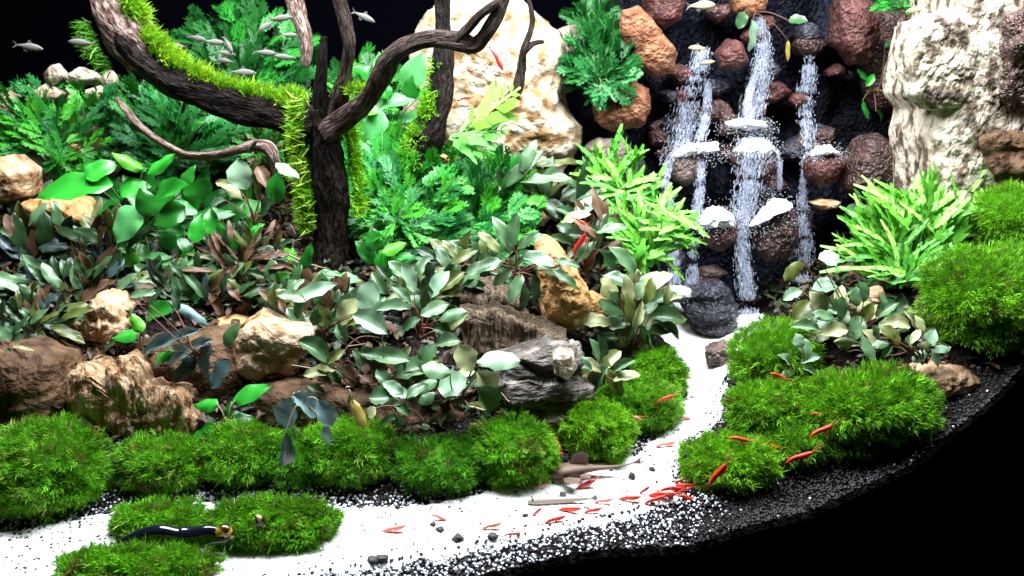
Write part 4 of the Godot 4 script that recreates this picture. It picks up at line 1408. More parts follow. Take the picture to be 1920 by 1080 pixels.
func make_plants() -> void:
	rng.seed = 77
	var ferns := ["frond", "frond_dark", "frond_teal"]
	# the lacy fern banks
	fern("deep green lacy fern behind the thick mossy branch", [470, 190, 1.78], "lace", 120, 455, 115, 130, 95, 50, 85, ["frond_dark", "frond_dark", "frond"], {"deep": .1})
	fern("dark fern behind the trunk's forked tips", [620, 190, 1.72], "lace", 55, 690, 165, 70, 60, 45, 75, ["frond", "frond_dark", "frond_bright"], {})
	fern("bluish fern bank at the dark end of the tank", [110, 330, 1.56], "lace", 80, 110, 240, 140, 85, 45, 85, ["frond_teal", "frond_bright", "frond"], {"deep": .08})
	fern("bluish fern bank under the curved pinkish twig", [320, 330, 1.56], "lace", 120, 330, 235, 130, 90, 50, 85, ["frond_teal", "frond", "frond_dark"], {"deep": .1})
	fern("thin fern under the thick mossy branch", [480, 300, 1.56], "lace", 50, 490, 265, 70, 45, 45, 70, ["frond_dark", "frond", "buce_olive"], {})
	fern("dense fern mound beside the driftwood trunk", [740, 440, 1.5], "lace", 150, 745, 355, 115, 90, 45, 90, ["frond", "frond_teal", "frond_bright", "frond_bright"], {"deep": .12})
	fern("dense fern mound below the pale boulder", [890, 440, 1.53], "lace", 140, 890, 370, 120, 85, 45, 90, ["frond", "frond_teal", "frond_bright", "frond_bright"], {"deep": .12})
	fern("darker fern fringe above the grooved slab", [800, 470, 1.45], "lace", 70, 800, 445, 130, 45, 45, 75, ["frond_dark", "frond", "frond_teal"], {"deep": .06})
	fern("fine fern in the shade at the trunk's back", [690, 300, 1.58], "lace", 50, 700, 280, 60, 50, 45, 70, ["frond_bright", "frond", "frond_dark"], {})
	fern("dark fern tuft growing on the orange lava stone", [1120, 165, 1.63], "lace", 90, 1130, 115, 62, 68, 40, 75, ["frond_dark", "frond_dark", "frond_teal"], {"deep": .05})
	fern("thin dark fern reaching above the lava fern", [1110, 40, 1.7], "lace", 20, 1110, 25, 40, 35, 45, 70, ["frond_dark"], {"deep": .04})
	fern("dark sprigs at the top beside the pillar", [1690, 20, 1.6], "lace", 26, 1690, -2, 50, 18, 30, 50, ["frond", "frond_dark"], {"deep": .04})
	var root := P(862, 262, 1.5)
	var o := thing("oak_fern", "broad lobed yellow green fern leaves before the pale boulder", "fern", root, "ferns between the stones")
	for k in [[920, 200, 130, 40, "oak"], [900, 245, 110, 10, "java_deep"], [885, 270, 90, -15, "frond_bright"]]:
		var s := S(k[1], 1.48)
		var b := leaf_basis(deg_to_rad(k[3]), .2, k[2] * s, k[2] * s * .95, .1)
		part("frond", meshes["oak%d" % (int(k[2]) % 5)], mats[k[4]], o, Transform3D(b, P(k[0], k[1], 1.48) - b.y * .5 - root))
	wpart("stem", tube_mesh(arc(root, P(885, 230, 1.48), Vector3(0, .004, 0)), .0014, .0008), mats["stalk_green"], o)
	# bright strap ferns
	var jav := ["java", "java", "java_pale"]
	fern("bright yellow green strap fern beside the streams", [1215, 500, 1.47], "java", 80, 1205, 430, 70, 72, 50, 95, ["java", "java", "java_deep"], {"deep": .06, "wide": .5})
	fern("bright strap fern reaching up by the grey lava stone", [1180, 380, 1.52], "java", 44, 1160, 330, 55, 55, 45, 80, ["java", "java", "java_deep"], {"deep": .05, "wide": .6})
	fern("arching bright fern leaves over the first stream", [1235, 470, 1.45], "java", 10, 1265, 420, 42, 30, 70, 110, ["java"], {"deep": .03, "wide": .4, "dir": 10})
	fern("large pale green strap fern below the pillar", [1700, 520, 1.36], "java", 130, 1695, 445, 110, 78, 55, 105, jav + ["java_deep"], {"deep": .08, "wide": .42, "low": 1.0})
	fern("upright pale fern leaves against the pillar", [1730, 480, 1.38], "java", 26, 1750, 380, 85, 40, 80, 125, jav, {"deep": .05, "wide": .42, "low": 2.2})
	fern("deep green fern leaves under the pale strap fern", [1690, 540, 1.37], "java", 20, 1690, 500, 80, 35, 60, 95, ["java_deep", "frond_bright"], {"deep": .05, "wide": .5})
	# round leaved bright plants
	plant("anubias", "bright round leaved plant below the bluish fern", "plant", [270, 440, 1.37], "round", [[135, 346, 150, 66, 182, "anubias", "strap"], [190, 316, 70, 46, 30, "anubias"], [240, 300, 66, 30, 140, "anubias_lime"], [300, 305, 70, 28, 40, "anubias"], [250, 348, 62, 52, 20, "anubias"], [318, 352, 78, 56, 25, "anubias"], [374, 360, 46, 58, -70, "anubias"], [232, 420, 84, 62, 240, "anubias_pale"], [315, 400, 70, 62, 200, "anubias_dark"], [345, 388, 60, 36, -10, "anubias"], [330, 432, 46, 30, 0, "anubias"], [400, 400, 80, 40, 10, "anubias_dark"], [255, 470, 66, 44, 150, "anubias"], [235, 490, 60, 50, 230, "anubias_lime"], [290, 515, 60, 46, 270, "anubias"], [298, 482, 44, 26, 10, "anubias_pale"], [275, 380, 60, 46, 100, "anubias_dark"], [200, 390, 60, 46, 170, "anubias_dark"], [350, 330, 50, 40, 70, "anubias_dark"]], {"stalk": "stalk_green", "deep": .05})
	plant("anubias", "small bright plant at the driftwood trunk's foot", "plant", [575, 525, 1.35], "round", [[530, 513, 62, 40, 190, "anubias"], [552, 490, 58, 30, 110, "anubias"], [572, 480, 56, 30, 70, "anubias_dark"], [615, 515, 60, 26, 10, "anubias_dark"], [655, 522, 46, 26, 0, "anubias"], [540, 475, 40, 26, 140, "anubias_lime"]], {"stalk": "stalk_green"})
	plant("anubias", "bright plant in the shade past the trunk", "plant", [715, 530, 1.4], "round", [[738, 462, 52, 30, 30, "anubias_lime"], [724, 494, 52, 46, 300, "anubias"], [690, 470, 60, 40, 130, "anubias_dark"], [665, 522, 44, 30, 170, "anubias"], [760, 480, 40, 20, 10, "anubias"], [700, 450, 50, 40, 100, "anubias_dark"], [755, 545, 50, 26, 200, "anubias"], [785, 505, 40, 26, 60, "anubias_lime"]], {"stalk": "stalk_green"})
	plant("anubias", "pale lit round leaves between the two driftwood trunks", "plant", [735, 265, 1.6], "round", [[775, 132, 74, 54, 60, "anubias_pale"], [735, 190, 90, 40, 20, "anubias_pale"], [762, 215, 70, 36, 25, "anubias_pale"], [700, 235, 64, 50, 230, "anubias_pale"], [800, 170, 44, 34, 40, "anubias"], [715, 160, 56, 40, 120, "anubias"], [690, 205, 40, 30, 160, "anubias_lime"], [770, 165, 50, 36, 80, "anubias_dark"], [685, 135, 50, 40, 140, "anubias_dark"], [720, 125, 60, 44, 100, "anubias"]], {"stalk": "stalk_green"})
	plant("anubias", "stemmed bright plant standing before the streaked stone", "plant", [432, 800, 1.13], "round", [[468, 735, 82, 42, 35, "anubias"], [384, 757, 56, 32, 180, "anubias"], [378, 812, 66, 32, 210, "anubias"], [455, 782, 50, 24, 5, "anubias_dark"], [428, 768, 34, 18, 80, "anubias_dark"]], {"stalk": "stalk_pale", "deep": .015})
	plant("anubias", "small bright plant on the jagged cream stone", "plant", [268, 650, 1.2], "round", [[235, 626, 56, 34, 190, "anubias"], [300, 580, 80, 44, 30, "anubias_dark"], [255, 605, 44, 26, 120, "anubias_lime"]], {"stalk": "stalk_brown", "deep": .02})
	# broad grey green plants under the tree
	plant("buce", "pale arching leaves just above the smooth tan stone", "plant", [610, 625, 1.2], "wavy", [[590, 548, 92, 34, 200, "buce_pale"], [690, 556, 66, 44, 75, "buce_pale"], [650, 586, 66, 38, 60, "buce_cream"], [694, 604, 76, 44, -15, "buce_pale"], [560, 578, 50, 22, 240, "buce_mid"], [545, 555, 50, 26, 170, "buce"], [605, 590, 48, 36, 100, "buce_olive"], [622, 610, 40, 30, 200, "buce_mid"], [640, 625, 40, 24, 300, "buce"], [590, 595, 40, 24, 250, "buce_mid"]], {"stalk": "stalk_brown"})
	plant("buce", "tall rosette with upright grey leaves below the fern fringe", "plant", [790, 630, 1.22], "wavy", [[766, 522, 66, 36, 110, "buce_pale"], [822, 532, 64, 34, 60, "buce_pale"], [738, 575, 70, 26, 160, "buce_pale"], [815, 580, 60, 34, 20, "buce"], [845, 590, 60, 28, 30, "buce"], [850, 605, 66, 24, 40, "buce_olive"], [770, 605, 44, 26, 200, "buce_mid"], [800, 560, 60, 26, 80, "buce_mid"], [755, 550, 50, 24, 130, "buce_mid"], [830, 620, 44, 26, -10, "buce_mid"]], {})
	plant("buce", "long notched grey leaf and its rosette over the hollow", "plant", [690, 735, 1.18], "wavy", [[722, 668, 112, 36, 2, "buce"], [590, 655, 74, 40, -20, "buce_mid"], [628, 668, 44, 20, 40, "buce_olive"], [600, 698, 66, 24, 185, "buce_cream"], [800, 668, 60, 38, 70, "buce_mid"], [780, 690, 90, 44, 20, "buce"], [720, 710, 50, 26, 130, "buce_mid"], [795, 722, 50, 30, 30, "buce"], [745, 735, 50, 26, -20, "buce_pale"], [680, 690, 46, 24, 210, "buce_brown"], [840, 640, 50, 30, 20, "buce"]], {"stalk": "stalk_brown"})
	plant("buce", "widest pale leaves hanging before the layered grey stone", "plant", [860, 760, 1.14], "wavy", [[935, 672, 90, 46, 5, "buce_pale"], [872, 672, 60, 46, 110, "buce_cream"], [850, 722, 66, 56, 200, "buce_pale"], [912, 720, 62, 44, -50, "buce_cream"], [915, 752, 70, 54, -55, "buce_mid"], [872, 700, 40, 20, 10, "buce_cream"], [820, 690, 60, 40, 160, "buce"], [895, 762, 40, 14, -10, "buce_cream"], [800, 745, 40, 24, 200, "buce_mid"]], {"stalk": "stalk_brown", "deep": .02})
	plant("buce", "cluster of small round grey leaves low over the moss", "plant", [755, 770, 1.12], "oval", [[712, 742, 44, 42, 170, "buce_mid"], [738, 728, 46, 24, 140, "buce_pale"], [778, 730, 50, 26, 40, "buce"], [742, 752, 26, 22, 200, "buce_mid"], [756, 768, 36, 24, -20, "buce"], [695, 772, 26, 26, 220, "buce_cream"], [730, 785, 40, 16, 190, "buce_mid"], [748, 790, 30, 18, -60, "buce"], [797, 800, 14, 16, 260, "buce_pale"], [773, 815, 12, 10, 230, "buce"]], {"stalk": "stalk_brown", "deep": .015})
	plant("buce", "grey green plant draped over the ragged orange stone", "plant", [965, 520, 1.3], "strap", [[945, 440, 80, 28, 110, "buce"], [965, 430, 70, 24, 80, "buce_mid"], [920, 455, 60, 20, 130, "buce_cream"], [990, 450, 60, 26, 40, "buce_mid"], [905, 498, 80, 30, 190, "buce_mid"], [1010, 485, 70, 30, -10, "buce_pale"], [1030, 505, 60, 26, -30, "buce_mid"], [1065, 492, 50, 18, -10, "buce_mid"], [1060, 520, 60, 20, -30, "buce_mid"], [1005, 545, 70, 26, -80, "buce_dark"], [965, 540, 60, 24, 240, "buce"], [845, 470, 50, 14, 120, "buce_cream"], [870, 480, 60, 22, 30, "buce_olive"], [940, 520, 50, 22, 210, "buce"], [985, 560, 50, 20, 270, "buce_dark"]], {"deep": .05})
	rng.seed = 901
	plant("buce", "dense grey green cluster beside the upper sand path", "plant", [1180, 670, 1.4], "oval", [[1175, 490, 80, 34, 120, "buce"], [1160, 525, 60, 34, 140, "buce_mid"], [1205, 535, 56, 36, 60, "buce"], [1230, 560, 60, 34, -40, "buce_mid"]] + fan(52, 1190, 590, 75, 75, 44, 74, .44, ["buce", "buce_mid", "buce_olive", "buce_mid", "buce_cream"]), {"deep": .06})
	plant("buce", "low olive leaves between the grey stone and the moss", "plant", [1130, 720, 1.25], "oval", fan(14, 1125, 690, 55, 40, 44, 76, .42, ["buce_olive", "buce_mid", "buce_cream", "buce"]), {"deep": .03})
	plant("buce", "dark red stemmed plant behind the ragged orange stone", "plant", [1100, 500, 1.46], "oval", [[1100, 385, 80, 34, 50, "buce_pale"], [1075, 405, 60, 24, 30, "buce_cream"], [1130, 425, 60, 30, 20, "buce_mid"], [1070, 430, 60, 30, 150, "buce_dark"]] + fan(20, 1110, 440, 60, 60, 44, 70, .4, ["buce_mid", "buce_dark", "buce_brown", "buce"]), {"deep": .04})
	plant("buce", "strap leaved grey green plant at the boulder's foot", "plant", [1030, 400, 1.55], "strap", [[975, 315, 110, 26, 50, "buce"], [1020, 330, 110, 22, 10, "buce"], [1045, 300, 110, 18, 10, "buce_olive"], [990, 290, 70, 24, 70, "buce"], [1065, 335, 80, 24, -10, "buce_mid"], [1020, 365, 90, 26, 0, "buce_mid"]] + fan(26, 1030, 365, 100, 45, 50, 90, .3, ["buce", "buce_mid", "buce_olive", "buce_dark"]), {"deep": .05})
	# leafy bank at the dark end
	var bank := ["buce_mid", "buce_dark", "buce", "buce_olive", "buce_brown", "buce_mid", "buce_slate"]
	plant("buce", "thin leaved brownish plants under the yellow brown stone", "plant", [60, 540, 1.42], "strap", fan(150, 60, 490, 120, 105, 46, 86, .34, bank), {"deep": .06})
	plant("buce", "thin leaved plants below the widest bright leaf", "plant", [190, 540, 1.4], "strap", fan(120, 190, 490, 95, 90, 44, 82, .34, bank + ["buce_brown", "buce_cream"]), {"deep": .06})
	plant("buce", "upright dim leaves near the rounded ochre stone", "plant", [20, 420, 1.52], "strap", fan(44, 40, 400, 80, 50, 36, 70, .3, bank), {"deep": .04})
	plant("buce", "dark shaded leaves over the jagged cream stone", "plant", [130, 600, 1.36], "oval", fan(40, 100, 570, 110, 45, 40, 76, .4, ["buce_slate", "buce_dark", "buce_mid", "buce_brown"]), {"deep": .04})
	plant("buce", "grey green tuft hanging at the picture's edge", "plant", [10, 650, 1.18], "strap", [[20, 640, 60, 20, 40, "buce_mid"], [50, 680, 60, 10, -60, "buce_mid"], [5, 620, 50, 24, 120, "buce"], [30, 610, 50, 18, 60, "buce_dark"], [15, 670, 40, 14, 270, "buce_mid"], [40, 650, 50, 8, 10, "buce_cream"], [0, 590, 60, 26, 90, "buce_mid"]], {})
	plant("buce", "blue grey leaves with toothed edges by the streaked stone", "plant", [370, 670, 1.17], "strap", [[318, 638, 125, 28, 25, "buce_blue"], [350, 660, 120, 30, 35, "buce_blue"], [355, 585, 84, 20, -25, "buce_blue"], [300, 665, 60, 30, 200, "anubias"], [265, 550, 54, 18, 20, "buce"], [290, 555, 60, 22, 50, "buce_mid"], [380, 680, 90, 34, 250, "buce_slate"], [410, 700, 70, 34, 240, "buce_slate"], [430, 630, 50, 26, 60, "buce_mid"], [330, 560, 50, 16, 100, "buce_dark"], [340, 690, 70, 30, 220, "buce_slate"]], {"deep": .02})
	plant("buce", "tall pale leaf with brown stems at the twig's end", "plant", [480, 420, 1.33], "wavy", [[452, 328, 60, 48, 100, "buce_pale"], [540, 315, 60, 26, 140, "buce_pale"], [425, 345, 60, 20, 160, "buce_cream"], [520, 355, 60, 36, 80, "anubias_dark"], [440, 360, 40, 20, 130, "buce_cream"], [495, 330, 60, 26, 120, "buce_brown"], [405, 380, 46, 20, 190, "buce_pale"], [480, 350, 50, 16, 90, "buce_olive"], [500, 385, 50, 26, 60, "buce_dark"]], {"stalk": "stalk_red"})
	plant("buce", "withered brown leaves over the rusty ledge", "plant", [430, 500, 1.36], "strap", fan(90, 450, 480, 100, 55, 34, 70, .22, ["buce_brown", "buce_dark", "buce_brown", "buce_olive"]) + [[325, 505, 60, 16, 60, "buce_cream"], [360, 460, 80, 10, 40, "buce_brown"], [350, 480, 40, 22, 50, "anubias"], [358, 500, 44, 16, 70, "anubias"]], {"stalk": "stalk_brown", "deep": .05})
	plant("buce", "curled blue grey leaf full of holes over the moss row", "plant", [560, 750, 1.04], "wavy", [[535, 775, 64, 52, 250, "buce_blue"], [575, 760, 70, 40, -40, "buce_blue"], [610, 775, 60, 38, -60, "buce_blue"], [612, 815, 50, 22, 265, "buce_blue"], [535, 850, 90, 30, 265, "buce_slate"], [555, 745, 50, 26, 200, "buce_pale"]], {"stalk": "stalk_pale", "deep": .015})
	plant("yellow_leaf_plant", "single yellowing leaf pointing down at the moss row", "plant", [655, 730, 1.1], "wavy", [[670, 775, 66, 22, -60, "buce_yellow"], [658, 752, 26, 12, -80, "buce_olive"]], {"stalk": "stalk_pale", "deep": .01})
	rng.seed = 2024
	plant("anubias", "scattered bright leaves on the brown roots past the bright round leaved plant", "plant", [400, 520, 1.36], "round", fan(26, 410, 465, 110, 60, 40, 62, .6, ["anubias", "anubias_dark", "anubias_dark", "buce_mid"]), {"stalk": "stalk_brown", "deep": .05})
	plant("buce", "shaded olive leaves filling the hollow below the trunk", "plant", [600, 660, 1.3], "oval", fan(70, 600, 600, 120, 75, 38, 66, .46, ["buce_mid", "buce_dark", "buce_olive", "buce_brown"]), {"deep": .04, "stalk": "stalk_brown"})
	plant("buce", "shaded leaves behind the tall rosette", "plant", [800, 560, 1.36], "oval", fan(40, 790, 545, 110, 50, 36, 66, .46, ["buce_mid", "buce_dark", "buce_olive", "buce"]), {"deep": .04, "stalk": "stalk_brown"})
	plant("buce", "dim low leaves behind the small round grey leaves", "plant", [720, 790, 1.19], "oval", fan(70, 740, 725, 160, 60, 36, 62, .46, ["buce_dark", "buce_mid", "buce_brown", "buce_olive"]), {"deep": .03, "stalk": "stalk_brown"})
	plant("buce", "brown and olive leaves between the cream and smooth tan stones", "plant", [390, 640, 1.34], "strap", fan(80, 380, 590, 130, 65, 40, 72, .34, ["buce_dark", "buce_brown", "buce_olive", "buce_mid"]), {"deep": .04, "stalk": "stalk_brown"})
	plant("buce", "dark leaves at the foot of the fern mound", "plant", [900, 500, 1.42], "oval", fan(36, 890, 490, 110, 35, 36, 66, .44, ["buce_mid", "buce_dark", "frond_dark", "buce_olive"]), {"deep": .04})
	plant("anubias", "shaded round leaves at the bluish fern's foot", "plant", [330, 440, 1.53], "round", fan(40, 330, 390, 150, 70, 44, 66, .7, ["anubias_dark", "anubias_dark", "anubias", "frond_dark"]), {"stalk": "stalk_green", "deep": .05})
	plant("buce", "low thin leaves on the bare bank behind the jagged cream stone", "plant", [230, 620, 1.36], "strap", fan(100, 260, 560, 140, 55, 40, 76, .34, bank + ["anubias_dark", "buce"]), {"deep": .04, "stalk": "stalk_brown"})
	plant("buce", "thin dim leaves over the broad dull brown stone", "plant", [60, 640, 1.24], "strap", fan(80, 60, 600, 100, 50, 40, 74, .32, bank), {"deep": .04, "stalk": "stalk_brown"})
	plant("buce", "small olive leaves beside the rusty ledge", "plant", [500, 600, 1.33], "oval", fan(60, 500, 555, 95, 50, 36, 64, .44, ["buce_mid", "buce_olive", "buce", "buce_brown"]), {"deep": .04, "stalk": "stalk_brown"})
	plant("buce", "thin mixed leaves on the bank just above the jagged cream stone", "plant", [150, 590, 1.32], "strap", fan(80, 140, 540, 140, 45, 40, 78, .34, bank + ["buce", "buce_mid"]), {"deep": .03, "stalk": "stalk_brown"})
	plant("buce", "mixed leaves between the withered brown ones and the smooth tan stone", "plant", [360, 590, 1.32], "strap", fan(80, 370, 545, 130, 45, 40, 76, .34, bank + ["anubias_dark", "buce_mid"]), {"deep": .03, "stalk": "stalk_brown"})
	# plants on the bank past the sand path
	plant("buce", "creamy leaved bush between moss and strap fern", "plant", [1610, 640, 1.3], "oval", [[1490, 508, 56, 26, 225, "buce_olive"], [1555, 480, 44, 38, 10, "buce_pale"], [1550, 535, 50, 34, 170, "buce_pale"], [1485, 552, 40, 26, 200, "buce_pale"], [1505, 580, 50, 30, 220, "buce_olive"], [1675, 570, 84, 44, 10, "buce_mid"], [1690, 605, 80, 40, -15, "buce_mid"], [1720, 600, 66, 30, -40, "buce_cream"], [1545, 595, 60, 36, 200, "buce_pale"], [1580, 560, 40, 28, 110, "buce_cream"], [1640, 615, 50, 30, 40, "buce"], [1700, 640, 50, 30, 200, "buce_cream"], [1540, 625, 50, 26, 190, "buce_pale"]] + fan(34, 1600, 600, 105, 55, 36, 60, .55, ["buce_pale", "buce", "buce_cream", "buce_mid", "buce_olive"]), {"deep": .05})
	plant("buce", "small pale rosette in front of the steep moss mound", "plant", [1500, 710, 1.24], "oval", [[1478, 675, 40, 24, 130, "buce_pale"], [1508, 652, 44, 26, 100, "buce"], [1520, 672, 44, 20, 30, "buce_pale"], [1518, 693, 30, 18, -10, "buce_pale"], [1478, 700, 40, 16, 200, "buce"], [1540, 700, 34, 24, -20, "buce_mid"], [1500, 640, 30, 24, 110, "buce_pale"]], {"deep": .015})
	plant("buce", "grey rosette dangling above the pale tan stone", "plant", [1735, 680, 1.2], "oval", [[1742, 635, 40, 26, 70, "buce_pale"], [1762, 650, 46, 22, 10, "buce_pale"], [1750, 670, 44, 26, -40, "buce_pale"], [1725, 668, 34, 24, 220, "buce_pale"], [1770, 655, 34, 16, -60, "buce_cream"], [1725, 610, 40, 22, 100, "buce_cream"]] + fan(10, 1690, 640, 60, 26, 30, 44, .5, ["buce_cream", "buce", "buce_olive"]), {"deep": .015})
	plant("buce", "thin olive leaves behind the pale strap fern", "plant", [1640, 430, 1.5], "oval", fan(16, 1640, 400, 45, 35, 30, 50, .5, ["buce_olive", "buce_mid", "java_deep"]), {"deep": .04})
	plant("grey_sprig", "tiny grey sprig on the black slope at the moss edge", "plant", [1738, 758, 1.16], "oval", [[1728, 742, 20, 14, 110, "buce_mid"], [1736, 762, 26, 16, -30, "buce_slate"], [1618, 822, 24, 10, 170, "buce_slate"], [1660, 828, 24, 8, 10, "buce_dark"]], {"bare": true, "deep": .004})
	var stick := thing("straw", "pale dry straw lying on the black slope", "straw", G(1680, 808))
	wpart("stalk", tube_mesh([G(1655, 818) + Vector3(0, .002, 0), G(1668, 808) + Vector3(0, .004, 0), G(1686, 802) + Vector3(0, .004, 0)], .0012, .0008), mats["stalk_pale"], stick)
	# bare roots in the hollow
	rng.seed = 31
	for k in [[450, 480, 120, 1.36, "tangle of brown roots under the bright round leaved plant"], [650, 680, 90, 1.2, "thin brown roots behind the notched grey leaf"], [840, 775, 110, 1.2, "pale thin roots hanging under the widest pale leaves"], [120, 520, 130, 1.38, "brown stalks among the thin leaved plants"], [1600, 650, 110, 1.27, "brown stalks under the creamy leaved bush"]]:
		var t := thing("roots", k[4], "roots", P(k[0], k[1], k[3]), "bare roots among the plants")
		for i in 22:
			var a := P(k[0] + rf(-1, 1) * k[2], k[1] + rf(-.4, .4) * k[2], k[3] + rf(-.02, .02))
			var b := a + Vector3(rf(-.06, .06), rf(-.045, .03), rf(-.02, .02))
			wpart("root", tube_mesh(arc(a, b, Vector3(rf(-.012, .012), rf(-.012, .012), rf(0, .01)), 6), rf(.0008, .0018), .0006), mats["stalk_pale" if i % 4 == 0 else "stalk_brown"], t)

func make_moss() -> void:
	rng.seed = 12
	var green := ""
	moss("wide moss mat at the end of the row by the brown stone", 85, 880, 125, 95, 1.1, .07, green, {"tilt": -.12, "dense": .16})
	moss("moss clump under the streaked petrified stone", 312, 868, 92, 56, 1.09, .05, green)
	moss("moss clump before the stemmed bright plant", 460, 850, 78, 62, 1.1, .05, green)
	moss("dark moss clump under the holed blue grey leaf", 560, 858, 60, 50, 1.12, .045, "deep")
	moss("moss clump under the yellowing leaf", 655, 846, 92, 62, 1.11, .05, green)
	moss("low dark moss clump under the small round leaves", 825, 868, 92, 50, 1.1, .05, "deep")
	moss("moss clump beside the layered grey stone", 960, 848, 88, 66, 1.1, .05, green)
	moss("roundest bright moss ball beside the whiptail fish", 1118, 806, 74, 58, 1.14, .05, "lime")
	moss("moss clump beside the bend of the sand path", 1190, 760, 90, 55, 1.22, .05, green)
	moss("steep moss on the bank of the upper sand path", 1234, 705, 48, 56, 1.32, .04, "fine")
	var front_o := {"group": "moss pieces at the very front", "len": 20.0, "dense": .2}
	moss("loose moss piece behind the shiny black root", 305, 980, 88, 38, .985, .03, green, front_o)
	moss("loose moss piece with two snails on it", 510, 985, 128, 48, .96, .04, green, front_o)
	moss("loose moss piece in front of the shiny black root", 260, 1062, 150, 34, .9, .035, green, front_o)
	moss("smooth dark moss mound at the top of the sand path", 1452, 672, 86, 72, 1.33, .06, "fine", {"mesh": "hair", "dense": .26, "len": 13.0})
	moss("small moss mound by the sand with a brownish patch", 1428, 765, 70, 54, 1.22, .05, "fine", {"dense": .22, "len": 14.0})
	moss("bright moss ball beside the crowd of red shrimps", 1365, 865, 88, 54, 1.115, .05, "lime")
	moss("wide sloping moss mat covering the bank of black soil", 1615, 768, 138, 84, 1.21, .07, "fine", {"tilt": .18, "dense": .18})
	moss("low moss tongue between the mat and the bright ball", 1492, 832, 62, 42, 1.17, .04, green, {"dense": .2})
	moss("large round moss boulder below the pale strap fern", 1850, 562, 124, 112, 1.27, .08, "fine", {"mesh": "hair", "dense": .28, "len": 14.0})
	moss("moss boulder at the foot of the limestone pillar", 1900, 410, 84, 70, 1.42, .07, "fine", {"mesh": "hair", "dense": .28, "len": 13.0})
	# moss on the wood
	moss_along("yellow green moss carpet on top of the thick branch", [[215, 10, 1.46, 36], [262, 90, 1.46, 34], [320, 145, 1.46, 32], [380, 172, 1.46, 29], [440, 190, 1.46, 27], [500, 205, 1.45, 27], [560, 215, 1.44, 27]], Vector3(.35, 1, .25), .4, 2100, .016, "yellow")
	moss_along("shaggy lime moss hanging down the trunk's shaded side", [[585, 180, 1.42, 20], [592, 230, 1.42, 30], [598, 300, 1.42, 30], [606, 360, 1.42, 28], [612, 420, 1.42, 26]], Vector3(-1, .05, -.05), .5, 800, .024, "yellow")
	moss_along("lime moss down the trunk's brighter side", [[625, 190, 1.42, 22], [630, 260, 1.42, 26], [640, 330, 1.42, 26], [645, 400, 1.42, 26]], Vector3(1, .2, .1), .35, 420, .014, "lime")
	moss_along("moss coat on the second driftwood trunk", [[780, 310, 1.53, 34], [795, 270, 1.53, 31], [812, 235, 1.53, 29], [826, 180, 1.54, 25], [830, 110, 1.55, 21]], Vector3(-.8, .3, .1), .8, 800, .013, "fine")
	moss_along("ragged moss under the thick branch's upper end", [[190, 30, 1.46, 36], [215, 80, 1.46, 36], [250, 130, 1.46, 34]], Vector3(-1, -.3, .1), .4, 130, .018, "deep")
	moss_along("lime moss in the driftwood's crotch", [[640, 190, 1.4, 18], [665, 180, 1.4, 16], [680, 190, 1.39, 16]], Vector3(0, 1, .2), .5, 260, .014, "yellow")

